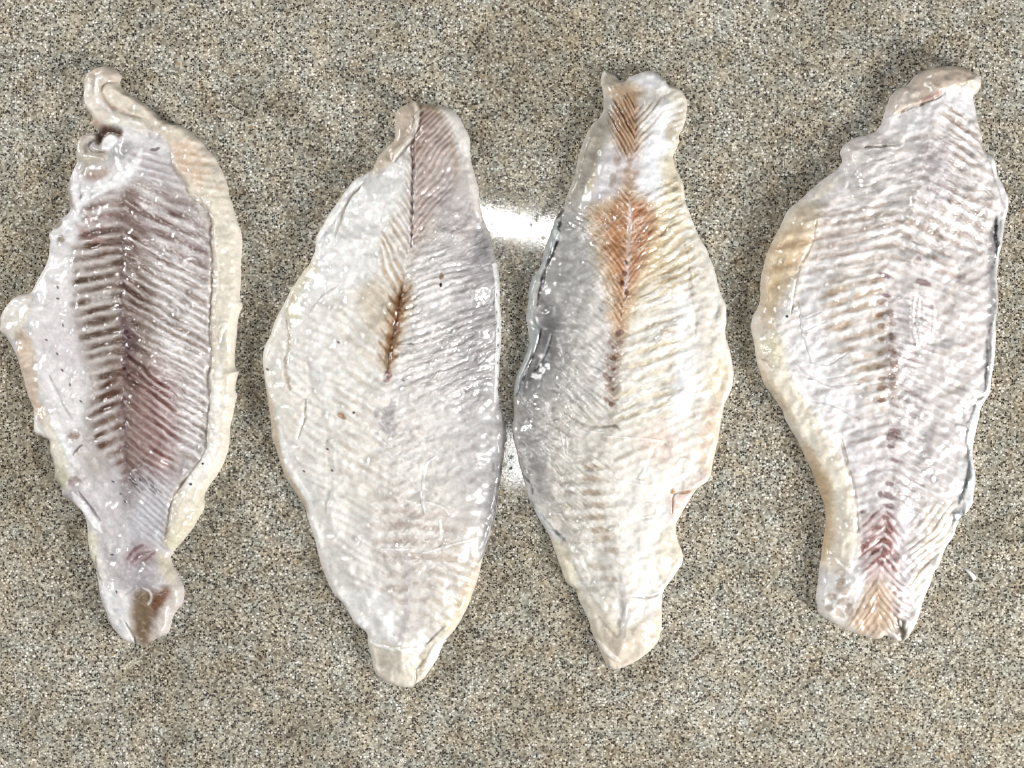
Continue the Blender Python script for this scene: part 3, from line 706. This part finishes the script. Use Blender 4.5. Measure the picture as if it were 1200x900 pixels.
# cream flank with arching bands on the right
f.poly((226,207,176),.7,9,6,[765,235,785,230,798,260,800,300,795,330,775,340,758,335,758,300])
f.bands(f.pm([757,230,790,215,806,260,826,320,810,340,770,350,735,370,748,320],8,4),12,-.5,-.62,(210,186,148),.75,(236,232,226),.7,dh=.55,jit=.2,sharp=1.2,wet=1.7)
f.bands(f.pm([732,360,780,340,800,380,800,460,785,490,722,490,724,420],9,5),14.5,-.3,-.34,(222,204,172),.6,(238,236,232),.6,dh=.45,jit=.25,jw=.1,wet=1.6)
f.bands(f.pm([775,210,800,215,825,290,815,300,795,260],5,3),13,.1,.25,(226,210,182),.5,(240,236,228),.5,dh=.4)
f.bands(f.pm([672,260,705,255,716,330,722,440,716,480,660,480,690,400,700,330],10,6),9,-.9,-.5,(184,180,178),.45,(216,213,212),.5,dh=.4,jit=.4,jw=.15,wet=1.8)
f.line((228,218,206),.7,14,6,[812,290,822,330,828,370,830,410,826,440],dh=.6)
f.line((200,178,156),.5,3,2.4,[800,285,806,315,806,340,812,368,812,395],dh=-.4,wob=2)
f.line((240,242,246),.75,18,8,[798,335,800,370,800,420,794,470,785,530],dh=.5,wob=3)
# white sheets near the top
f.poly((226,228,234),.95,5,4,[762,130,776,120,788,126,786,150,780,185,774,215,770,240,756,240,742,225,738,215,750,195,756,165],part='membrane',dh=.5)
f.poly((224,224,226),.95,4,3,[730,96,742,90,756,85,768,86,778,94,784,104,776,112,758,106,745,106],part='membrane',dh=.8)
f.poly((216,212,220),.85,6,5,[704,182,722,176,735,190,732,215,720,238,700,246,690,240,698,215])
f.poly((196,190,184),.6,6,5,[660,246,676,235,700,238,705,256,680,262])
f.line((206,190,150),.6,6,4,[700,160,696,180,694,205,684,230]); f.line((232,228,210),.8,3,1.6,[698,168,690,182,684,200,676,220])
f.poly((214,202,184),.8,5,3,[784,104,800,110,805,132,798,152,794,170,786,180,788,160,790,130],part='rim',thin=.10,wet=.2)
f.bands(f.pm([770,108,796,108,803,130,794,165,780,150],5,3),8,-.3,-.5,(200,186,164),.5,(234,228,216),.5,dh=.3)
f.poly((222,204,172),.6,5,4,[772,190,786,185,798,212,800,232,790,240,778,222])
f.poly((194,172,140),.6,4,3,[778,150,788,148,788,164,780,168])
# thin greyish rim, upper left
f.poly((204,192,176),.85,4,2,[706,90,712,86,722,96,740,98,750,108,735,118,716,118,708,128,706,112],part='folded_tip',wet=.2)
f.poly((188,178,160),.7,3,2,[708,92,716,90,724,98,716,104,710,102],thin=.3)
f.poly((204,174,146),.8,5,3,[716,104,742,103,754,112,744,122,724,124,716,116])
f.poly((194,188,172),.9,4,2,[708,118,716,122,716,140,712,160,702,185,694,205,682,225,670,240,662,240,672,208,682,172,695,146,706,134],part='rim',thin=.35,wet=.2)
# brown-orange upper stripes
f.poly((190,152,120),.85,5,3,[722,124,740,116,748,128,748,152,744,175,738,190,730,182,720,170,716,150],part='red_muscle')
f.bands(f.pm([718,122,742,116,746,175,735,190,722,176,715,150],4,2),8.6,-2.0,-1.5,(140,100,74),.9,(212,182,156),.7,dh=.5,jit=.12,sharp=1.2)
f.bands(f.pm([746,130,768,122,776,130,760,160,748,176],5,3),8,-1.2,-1.1,(178,146,120),.7,(232,226,222),.7,dh=.5,jit=.2)
f.poly((216,202,204),.7,6,5,[712,178,730,190,742,182,748,200,742,215,726,212])
for x,y,rx,ry in ((738,182,4,5),(734,205,4,5),(743,206,4,3),(737,192,3,5),(722,190,3,7),(716,215,3,8)): f.spot((176,146,122),.4,x,y,rx*1.4,ry*1.2,10,ragged=.7)
# the orange wedge
f.poly((218,188,146),.7,8,5,[692,248,720,235,740,240,770,250,776,280,768,310,752,338,738,372,726,400,716,385,710,345,698,305,694,275])
W1=[736,212,742,232,760,241,763,262,758,288,750,310,742,335,735,362,727,392,719,384,716,355,712,325,703,292,697,262,703,249,722,243,729,224]
f.poly((204,158,124),.85,11,8,W1,part='red_muscle')
f.poly((206,146,112),.85,5,3,[739,242,758,244,760,265,752,295,743,322,736,335,737,300,739,270]); f.poly((196,136,96),.7,5,3,[716,250,731,240,731,290,728,340,718,325,710,290])
f.bands(f.pm(W1,5,3),8.6,-1.35,-1.25,(176,122,84),.5,(226,194,164),.45,dh=.3,jit=.25,jw=.1,wet=1.7)
f.line((224,208,214),.85,4,2,[736,240,736,262,734,300,731,335,729,352],wob=1.2,dh=-.3)
for x,y in ((731,310),(730,322),(727,334),(732,344)): f.spot((120,76,52),.7,x,y,3,4)
f.line((184,156,138),.55,13,6,[724,385,720,410,717,440,716,475],wob=3)
for i,(x,y) in enumerate(((722,392),(719,406),(716,420),(717,433),(714,443),(717,456),(715,472))):
    g=.25+.3*abs(math.sin(i*3.3)); f.spot((152,112,96),g,x-4,y-2,6.5,3.2,35,ragged=.7); f.spot((152,112,96),.75-g,x+4,y-2,5.5,3.2,-35,ragged=.7); f.spot((124,88,76),.4,x,y+1,4,2.8,ragged=.6,dh=-.3)
f.line((180,166,150),.5,4,3,[716,470,714,500,720,500])
f.line((134,120,108),.6,2,1.4,[660,484,680,496,700,500,718,498,724,504],dh=-.4); f.line((226,224,220),.6,3,1.5,[664,488,684,502,704,506],dh=.4)
f.frost([665,260,705,258,718,330,720,450,680,470,690,380],op=.35,slope=-.6)
f.frost([610,470,660,480,700,510,700,590,660,600,630,570],op=.35,slope=-.3)
f.frost([735,240,765,250,745,330,728,400,715,380,700,290,700,255],(224,206,196),op=.35,slope=-1.1)
# silver strip and dark seam on the left edge
f.line((178,184,184),.95,9,2,[652,266,646,282,638,304,628,322,621,346,620,372,626,392,619,416,610,438,604,458],part='silver_skin',taper=False,wob=.8,dh=.7,thin=.08)
f.line((52,52,56),.8,3.4,2,[658,254,654,272,652,286,646,300,638,322,632,342,630,358],wob=2.0,dh=-.3); f.line((64,64,68),.75,2.4,1.6,[634,386,630,402,622,422,612,446,605,464],wob=1.6)
f.line((70,70,76),.6,2,1.4,[646,394,640,414,630,430,620,446]); f.line((226,228,228),.6,2,1.2,[645,392,638,414,628,432]); f.spot((60,60,66),.6,655,252,8,4,-50); f.spot((214,218,218),.8,652,276,5,9,-20,dh=.5)
f.poly((206,208,208),.9,2.5,1.5,[608,552,616,560,622,572,621,584,614,570],part='silver_skin',dh=.5)
f.line((90,90,92),.6,2,1.6,[604,540,612,556,622,566,624,578]); f.line((84,84,88),.65,2.6,2,[620,582,628,596,640,610,650,622,660,630],wob=2); f.line((212,216,220),.95,9,2,[624,594,636,612,648,628,656,634],dh=.6,part='silver_skin')
f.line((90,92,98),.6,3,2,[648,620,656,628,662,634],wob=2)
f.poly((226,215,192),.85,5,4,[646,632,660,636,672,650,676,680,684,694,674,694,660,678,652,655],part='belly_flap',dh=.7)
f.line((238,236,230),.95,9,3,[668,638,676,655,684,672,688,684],dh=.8)
# spots and bands down the lower middle
for i,(x,y,rx) in enumerate(((692,545,13),(691,559,12),(694,575,10),(697,590,10),(699,604,12),(703,620,13),(708,628,12),(716,642,12),(700,662,14),(712,676,10))):
    f.spot((184,154,128),.55,x,y,rx,4.2,8,ragged=.6)
f.bands(f.pm([655,560,720,540,725,660,690,700,660,640],10,6),14,.10,.1,(196,184,170),.5,(230,226,222),.5,dh=.4,jit=.35,jw=.1,wet=1.5)
f.poly((206,202,196),.5,8,6,[680,630,710,640,725,690,715,700,690,672])
f.poly((228,225,220),.8,14,8,[725,560,780,545,782,600,775,660,760,690,735,690,725,640])
for x,y,r in ((800,545,9),(756,560,8),(757,598,10)):
    q=np.hypot(f.U-x,f.V-y); f.Z+=.30*np.exp(-((q-r)/1.6)**2); f.spot((228,206,196),.4,x,y,r-2,r-2)
for p in ([704,510,770,515,785,525],[758,532,752,550,745,560],[740,560,752,563],[657,505,660,530],[663,508,664,532],[750,605,770,600,776,590],[712,560,745,566,760,572]): f.line((242,242,240),.55,2,1,p,dh=.35)
f.poly((232,205,192),.5,10,6,[745,500,790,500,800,530,780,545,750,530])
# cream and pink right margin
f.poly((232,226,214),.9,4,3,[842,340,851,370,852,400,858,430,856,455,848,480,836,470,828,440,832,400,838,370],part='belly_flap',dh=.9,wet=.2)
f.poly((226,208,180),.8,6,5,[832,428,848,425,850,450,842,470,832,468,828,448])
f.poly((224,198,176),.9,4,3,[824,475,836,470,846,482,843,505,838,530,831,555,820,556,814,530,818,500],part='belly_flap',wet=.2)
f.poly((228,198,188),.85,4,3,[812,558,832,556,818,574,806,592,796,606,784,600,784,582,796,576],part='belly_flap',dh=.6,wet=.2)
f.line((196,150,122),.7,2,1.3,[786,600,788,578,800,576,816,572],dh=-.6); f.spot((196,142,100),.8,787,575,3.4,3.4,dh=.4); f.spot((226,210,190),.9,788,573,1.4,1.4)
f.poly((226,214,194),.7,6,4,[774,620,792,616,800,645,794,672,778,685,768,668],dh=.4,part='belly_flap')
# tail end
f.poly((220,204,184),.95,4,2,[690,725,700,730,715,728,740,730,775,710,775,732,770,752,748,774,722,785,710,780,700,760],part='tail_tip',dh=.6,wet=.2,thin=.05)
f.poly((224,212,196),.7,5,4,[680,704,700,695,716,710,718,735,700,738,690,725])
f.line((240,238,232),.85,6,2.5,[693,694,704,704,708,712],dh=.5); f.line((240,238,234),.85,5,2,[699,748,712,762,724,772],dh=.8); f.line((244,242,240),.8,10,4,[732,730,744,718,760,704,772,695],dh=.5)
f.line((170,162,162),.4,5,3.5,[724,672,727,700,727,725,724,740],dh=-.35,wob=2); f.line((236,234,240),.8,3,1.5,[733,705,730,722,728,735],dh=.4)
f.line((196,180,164),.45,2.5,2.2,[700,720,712,735,722,744],dh=-.4); f.spot((232,222,216),.7,760,716,8,12,20,dh=.4)
f.line((170,160,152),.6,2,1.4,[740,696,758,698,774,694],dh=-.4)
f.put(f.pm([700,250,745,225,765,260,745,330,725,420,690,480,650,500,655,400,690,330],12,8),None,wet=1.7)
f.put(f.pm([610,470,660,490,670,560,640,600,620,560],10,6),None,wet=1.8)
f.put(f.pm([720,540,790,520,790,640,770,690,730,700,690,690,690,640],14,8),None,wet=.14)
f.micro(-.7,-.5,amp=.17,fine=.07)
f.build(thing('fish_fillet','raw fish fillet with orange wedge in its upper middle and silver-grey left side','fish fillet',725,450,GROUP), MATS)
# ------------------------------------------------------------------ fourth fillet (far right): orange-tan flap on its left, red patch near the square tail
F = Fillet([1062,101,1075,87,1092,80,1112,79,1130,83,1142,89,1147,100,1144,109,1139,115,1142,132,1147,155,1151,175,1161,185,1167,202,1175,222,1179,240,1175,262,1170,295,1167,322,1167,360,1165,385,1164,410,1161,435,
 1157,460,1150,475,1144,495,1139,525,1139,542,1141,565,1139,587,1132,599,1124,605,1120,615,1115,630,1106,642,1100,657,1091,677,1082,700,1075,722,1066,740,1057,749,1047,749,1036,744,1027,748,1012,744,990,736,970,727,957,717,
 956,695,959,667,962,645,966,617,967,595,962,580,954,560,945,540,935,517,922,497,917,482,907,467,895,452,888,430,885,410,880,385,882,372,889,357,891,327,896,302,905,282,916,262,925,245,940,232,952,220,967,210,980,200,986,190,
 984,180,990,170,1002,162,1022,157,1032,145,1034,137,1039,120,1045,110,1055,103],
 [1100,80,1085,150,1070,220,1040,290,1030,322,1032,352,1032,390,1034,427,1035,450,1034,500,1030,550,1030,587,1031,610,1025,647,1022,685,1025,722,1026,750], 404, (220,214,212), edge=3.4, dome=7.0)
f = F
f.poly((208,201,200),.8,16,9,[1070,250,1160,250,1165,330,1155,440,1135,520,1110,590,1070,610,1050,520,1055,400])
f.poly((200,194,194),.75,16,9,[1060,440,1140,440,1130,540,1095,600,1060,600,1050,520])
f.poly((222,216,214),.7,14,9,[1000,175,1060,150,1080,170,1075,220,1040,270,1000,280,970,250,975,215])
f.poly((227,226,229),.9,8,6,[935,300,955,300,962,350,965,390,985,420,1005,460,1000,520,990,560,1000,610,985,600,965,540,950,500,925,450,920,420,935,360],part='membrane')
f.poly((218,214,222),.7,12,8,[985,500,1030,520,1040,580,1040,600,1000,610,990,570])
f.bands(sm(f.sdf,16,36),10.5,.34,.42,(208,194,188),.5,(236,234,234),.5,dh=.2,jit=.1,sharp=1.4)
f.poly((206,186,176),.6,8,6,[948,255,1000,255,1010,285,960,300,945,295])
f.bands(f.pm([945,250,1040,240,1060,290,1040,330,960,345,945,300],10,5),13,.22,.35,(202,182,168),.6,(234,231,231),.7,dh=.42,jit=.25)
# tan ladder left of the midline
f.bands(f.pm([956,330,1000,320,1032,330,1034,470,1012,470,988,440,968,400,958,360],9,7),13.2,.26,.3,(190,164,142),.8,(230,224,220),.75,dh=.5,jit=.12,sharp=.9,part='muscle_segment')
f.bands(f.pm([995,455,1035,455,1033,560,1000,560],8,5),14,.3,.35,(200,188,182),.6,(228,224,226),.6,dh=.4,jit=.25)
f.bands(f.pm([1035,400,1062,420,1075,520,1070,600,1040,590,1034,500],8,5),12,.3,.62,(184,166,166),.6,(226,220,224),.5,dh=.45,jit=.2,wet=1.5)
# arches right of the upper midline
f.bands(f.pm([1075,170,1110,140,1145,160,1160,220,1150,290,1120,330,1080,320,1045,300,1050,260],9,5),12.5,.25,.30,(190,168,158),.75,(240,238,238),.7,dh=.36,pw=1.02,jit=.16,jw=.06,sharp=1.2,wet=2.0)
f.bands(f.pm([1100,128,1140,140,1150,175,1125,205,1098,190],6,4),11,.6,.55,(190,166,156),.6,(238,234,234),.7,dh=.6,jit=.45,wet=1.8)
f.poly((192,182,192),.6,10,6,[1072,180,1100,175,1098,230,1075,240])
f.bands(f.pm([1085,330,1150,290,1158,380,1135,470,1085,470],14,6),16,-.2,-.55,(204,190,184),.55,(224,218,220),.4,dh=.3,jit=.25)
# bead rows on the midline
f.line((172,148,142),.5,12,6,[1033,345,1036,380,1038,420,1037,470],wob=3)
for i,y in enumerate((352,367,380,395,412,427,441,452,466)):
    f.spot((142,110,98),.25+.3*abs(math.sin(i*2.7)),1037.5+1.5*math.sin(i*4),y,4.5,4.4+math.sin(i*3),ragged=.7,dh=-.3); f.spot((160,128,110),.7,1025,y+3,6,3.4,-10,ragged=.4); f.spot((225,218,222),.7,1031,y+5,3,3,dh=.3)
for x,y,rx,ry in ((1032,348,9,2),(1030,325,9,3),(1067,306,4,3),(1072,333,10,4),(1073,350,6,3),(1038,510,7,7),(1042,505,9,4),(1036,522,5,3),(1040,538,8,3),(1034,565,6,3),(1032,578,8,4),(1024,577,3,4),(1033,590,6,3),(1005,598,4,2)):
    f.spot((140,108,112),.6,x,y,rx,ry,15,ragged=.5)
# wet ridges beside the midline, their sparkle partly painted as pale colour
m=f.pm([1042,350,1060,345,1085,350,1086,415,1075,425,1050,430,1042,400],4,3); f.put(m,(226,220,222),.5,wet=2.2)
f.bands(m,9,.3,.35,(190,168,164),.5,(238,236,236),.5,dh=.6,jit=.5,jw=.2)
for p in ([1062,350,1060,380,1066,410],[1068,352,1067,380,1070,405],[1078,350,1086,362,1084,400]): f.line((232,228,228),.5,3,1.5,p,dh=.5)
f.frost([1000,180,1060,150,1140,180,1150,260,1130,310,1060,310,1000,290,960,260],op=.3,slope=.3)
f.frost([1045,340,1090,345,1085,440,1075,520,1045,540],op=.4,slope=.4)
f.frost([960,330,1030,330,1030,470,1000,470],op=.3,slope=-.26)
# red patch and tail arches
f.poly((214,190,190),.8,7,5,[1005,610,1030,598,1048,620,1048,660,1030,680,1008,680,1002,650])
f.bands(f.pm([1004,610,1040,598,1058,640,1062,700,1050,735,1035,680,1020,660,1003,680],7,4),9.5,1.0,1.0,(160,112,104),.7,(224,214,216),.6,dh=.4,jit=.15)
for x,y,rx,ry,a in ((1031,604,6,4,0),(1020,616,7,4,-20),(1033,618,6,5,30),(1014,628,6,3,-40),(1024,630,5,3,-20),(1032,632,6,4,20),(1018,642,6,4,-30),(1032,644,7,5,20),(1008,634,3,6,10),(1026,655,6,4,0),(1004,640,2.5,5,0),(1042,650,4,6,-20)):
    f.spot((148,98,92),.6,x,y,rx,ry,a,ragged=.7,part='red_muscle')
f.poly((208,178,152),.85,8,5,[1005,690,1020,676,1036,690,1042,725,1030,745,1008,742,992,732])
f.bands(f.pm([990,735,1000,690,1022,670,1045,690,1055,740,1030,746],6,3),11,1.5,1.7,(184,154,132),.5,(228,214,202),.5,dh=.3,jit=.1)
f.poly((206,202,212),.8,7,5,[1040,600,1068,600,1066,650,1060,700,1052,715,1048,670,1044,630])
f.bands(f.pm([1060,600,1110,590,1112,640,1090,680,1062,720,1058,660],8,4),12,-.5,-1.0,(198,176,152),.8,(230,224,222),.6,dh=.45,jit=.2)
f.poly((222,216,204),.7,6,4,[1098,590,1125,605,1118,625,1106,642,1092,640,1090,615])
# pale right edge of the tail
f.poly((226,226,224),.95,4,2,[1100,640,1106,645,1092,678,1080,705,1066,740,1057,748,1056,730,1066,705,1076,678,1088,655],part='rim',dh=.7,thin=.08,wet=.2)
f.poly((120,106,92),.85,3,1.5,[1047,722,1054,730,1058,742,1053,750,1049,740],dh=-1.6)  # dark gap of the notch, shade painted in as well as sunk
f.line((238,236,232),.8,3,1.5,[1036,736,1046,744,1052,748],dh=.4); f.line((238,238,238),.8,2,1,[1049,724,1052,732],dh=.4); f.line((238,238,238),.8,2,1,[1057,722,1056,734],dh=.4)
# brown cells in a white net, lower left corner
f.poly((229,227,226),.95,4,3,[966,665,980,652,1000,650,1005,680,1000,700,985,720,968,722,958,705,958,680],part='membrane')
for x,y,rx,ry,a in ((979,668,6,5,-50),(980,688,8,7,-20),(970,698,6,6,20),(984,702,7,6,0),(967,710,5,7,0),(977,716,7,6,30),(986,660,4,3,0),(990,712,5,8,20),(981,678,4,4,0)):
    f.spot((196,174,158),.6,x,y,rx*1.15,ry*1.1,a,ragged=.8,dh=-.25)
f.poly((222,212,204),.7,4,3,[957,712,975,722,1000,734,1000,742,975,732,957,720])
# flap down the left side
f.poly((221,202,174),.95,6,4,[904,280,920,255,940,238,955,246,950,262,948,285,938,306,930,330,922,352,908,372,906,392,896,390,886,380,890,345,893,310],part='belly_flap',dh=1.2,wet=.2)
f.poly((214,186,152),.7,8,5,[908,285,925,275,940,285,932,310,915,325,905,350,897,365,894,340,898,305])
f.bands(f.pm([895,300,920,270,945,270,935,310,915,335,900,345],5,3),19,.2,.2,(206,170,132),.5,(238,220,190),.6,dh=.3)
f.poly((232,228,224),.85,4,3,[930,320,938,305,926,345,920,380,922,410,912,405,906,380,912,355],dh=.6)
f.line((200,176,152),.55,2.6,2,[951,262,947,285,938,305,929,325,925,345,922,368],dh=-.5,wob=1.5)
f.line((244,244,242),.9,2.4,1.2,[926,330,923,350,921,368],dh=.5); f.spot((30,28,28),1,917,372,1.7,1.6)
FL=[880,385,897,390,910,398,914,412,918,430,930,452,948,472,956,494,972,520,985,545,994,570,998,600,998,635,990,660,965,668,950,640,960,600,950,560,925,505,900,465,880,430]
f.poly((230,220,204),.95,5,3,FL,part='belly_flap',wet=.2,dh=.6)
f.line((233,226,212),.7,22,9,[898,400,905,435,922,468,945,505,965,540,980,575,984,610,980,645],dh=1.7,wob=3)
f.poly((212,184,150),.85,5,3,[940,520,955,540,968,565,971,590,972,620,967,650,960,650,958,600,948,560],dh=-.4)
f.poly((214,192,164),.6,5,3,[888,432,900,446,918,470,926,492,915,482,900,462])
f.poly((226,216,188),.6,6,4,[888,400,905,392,914,410,908,424,892,420])
f.line((176,148,120),.6,2,1.5,[890,422,896,424,900,430],dh=-.5)
f.line((236,236,236),.8,5,2.5,[918,428,932,455,948,474,958,498,972,520],dh=.3); f.line((176,158,148),.5,2.4,1.8,[978,512,985,540,994,566,998,590,999,620],dh=-.4,wob=1.5); f.line((160,140,128),.6,1.4,1,[981,513,988,540])
for p in ([931,355,933,385,940,410,944,425],[938,375,954,368],[938,388,962,378],[945,425,965,428,985,415],[930,440,955,445,985,440],[926,425,942,440,968,452,1000,450],[945,470,970,475,1000,490]): f.line((200,198,206),.6,1.5,1,p,dh=-.35)
# right edge: dark skin remnants and pale strip
f.line((232,232,234),.95,9,2,[1155,186,1163,205,1170,228,1174,245],part='rim',dh=.8,wob=1.2,thin=.1)
f.line((218,220,222),.9,6,1.6,[1172,262,1168,295,1165,325,1164,360,1162,388],part='silver_skin',taper=False,thin=.15,dh=.3)
f.line((140,138,142),.6,8,4,[1163,250,1160,275,1158,300,1156,330,1158,360,1154,400,1151,430,1150,455],wob=3.2,part='silver_skin')
f.line((70,70,76),.8,3,2,[1163,255,1161,278,1163,290,1160,310],wob=2.2); f.line((90,90,96),.65,2.4,2,[1156,380,1151,398,1152,420,1149,445,1148,468],wob=2.4)
f.line((226,228,230),.9,6,1.8,[1160,370,1158,395,1159,420,1155,450,1149,472],part='silver_skin',dh=.6,wob=1)
f.line((222,226,230),.95,11,2,[1148,466,1140,482,1134,505,1132,530],part='silver_skin',dh=.9,wob=1); f.line((220,226,232),.95,13,2,[1137,532,1136,555,1131,578,1131,600],part='silver_skin',dh=.8,wob=1,taper=False,thin=.1)
f.line((76,84,92),.75,4,2.4,[1131,540,1130,556,1124,572,1118,588],wob=1.6); f.line((196,208,216),.7,6,3,[1122,540,1120,560,1117,580])
for x,y,rx,ry in ((1139,460,6,4),(1135,470,5,4),(1125,481,4,3),(1118,501,6,3),(1120,500,7,2.5),(1080,539,6,4),(1081,550,5,4),(1086,559,3,4),(1074,551,2,2),(1130,498,4,4)): f.spot((238,238,238),.85,x,y,rx,ry,20,dh=.6)
# curled bit of skin at the lower right
f.spot((120,126,132),.7,1117,602,10,8,-20,ragged=.4,dh=.5); f.spot((222,230,234),.9,1116,603,5.5,5,0,ragged=.3,dh=1.0,part='silver_skin'); f.line((110,116,122),.6,2,1.6,[1121,597,1124,603,1119,608],dh=-.5)
f.line((210,222,230),.9,7,2,[1114,610,1116,620,1112,630],dh=.6); f.line((100,100,104),.6,2,1.6,[1122,607,1119,620,1113,632,1106,641])
f.spot((240,240,240),.9,1103,606,5,8,-20,dh=.8)
# knob folded over at the top
f.poly((220,218,222),.9,5,4,[1092,108,1118,112,1140,112,1142,132,1125,136,1110,128,1085,140,1070,160,1052,150,1058,136,1080,124],part='membrane',dh=.4)
f.poly((208,189,172),.95,3,1.5,[1038,122,1046,110,1056,102,1064,100,1075,87,1092,80,1114,79,1132,84,1143,90,1147,101,1141,112,1128,112,1110,110,1096,114,1084,122,1066,128,1050,136,1042,138],part='folded_tip',dh=2.8,wet=.2)
f.line((213,194,178),.6,20,8,[1066,112,1086,97,1110,94,1132,100],dh=1.8); f.spot((222,214,206),.8,1137,100,9,9,0,dh=.4); f.poly((216,208,202),.6,5,3,[1040,120,1052,106,1066,106,1066,122,1050,132],dh=.8)
f.line((190,140,128),.5,4,3,[1070,124,1085,118,1096,112],dh=-.4); f.line((150,126,110),.6,2,1.5,[1044,137,1062,130,1084,123,1100,114],dh=-.8)
f.line((238,238,240),.8,4,2,[1095,112,1115,110,1136,112],dh=.4)
f.poly((226,222,222),.8,5,3,[1024,158,1034,140,1052,140,1056,158,1046,168,1032,172],dh=.7); f.poly((220,210,206),.8,5,3,[986,182,992,170,1010,164,1030,164,1040,172,1010,178,996,190],dh=.9)
f.line((110,92,80),.7,1.8,1.2,[1010,175,1025,175,1042,174],dh=-.7); f.line((240,238,232),.8,5,2,[1052,160,1050,172,1035,176],dh=.5); f.line((232,230,230),.7,4,2,[986,195,990,210,986,222],dh=.4)
f.poly((230,222,208),.8,4,3,[952,222,968,212,980,204,976,222,962,232,950,240],dh=.5,part='belly_flap')
f.put(f.pm([1000,190,1060,150,1110,190,1150,240,1140,300,1080,310,1040,280,1000,270],14,8),None,wet=1.9)
f.put(f.pm([1080,310,1150,300,1150,460,1120,560,1080,540,1090,420],14,8),None,wet=.2)
f.micro(.3,.4,amp=.17,fine=.06)
f.build(thing('fish_fillet','raw fish fillet with orange-tan left flap and red patch near square tail, farthest right','fish fillet',1030,450,GROUP), MATS)

# ------------------------------------------------------------------ small white sliver on the counter
pts = catmull(pairs([1128,665.5,1130.5,668,1133.5,671.5,1137,676,1140.5,680,1143,678.5,1143.2,675.5,1140,671.5,1136,668.5,1131.5,666]), True, 3)
bm = bmesh.new()
cx, cy = pts.mean(0)
rings = []
for k, (sc_, z) in enumerate(((1.0, .0001), (1.0, .0006), (.72, .0013), (.3, .0016))):
    rings.append([bm.verts.new((((x - cx) * sc_) * S, -((y - cy) * sc_) * S, z)) for x, y in pts])
for a, b in zip(rings[:-1], rings[1:]):
    for i in range(len(a)):
        j = (i + 1) % len(a); bm.faces.new((a[j], a[i], b[i], b[j]))
bm.faces.new(rings[-1][::-1])
bmesh.ops.recalc_face_normals(bm, faces=bm.faces)
me = bpy.data.meshes.new('fish_scrap'); bm.to_mesh(me); bm.free()
for p in me.polygons: p.use_smooth = True
m, nt, b, out = new_mat('white_scrap')
n = N_(nt, 'ShaderNodeTexNoise'); n.inputs['Scale'].default_value = 1500
r = N_(nt, 'ShaderNodeMapRange'); r.inputs['To Min'].default_value = .72; r.inputs['To Max'].default_value = .9
nt.links.new(n.outputs['Fac'], r.inputs['Value']); nt.links.new(r.outputs['Result'], b.inputs['Base Color']); b.inputs['Roughness'].default_value = .25
me.materials.append(m)
o = bpy.data.objects.new('fish_scrap', me); sc.collection.objects.link(o); o.location = ((cx - 600) * S, (450 - cy) * S, 0)
o['label'] = 'tiny white sliver of fish lying on the countertop beside the rightmost fillet'; o['category'] = 'fish scrap'
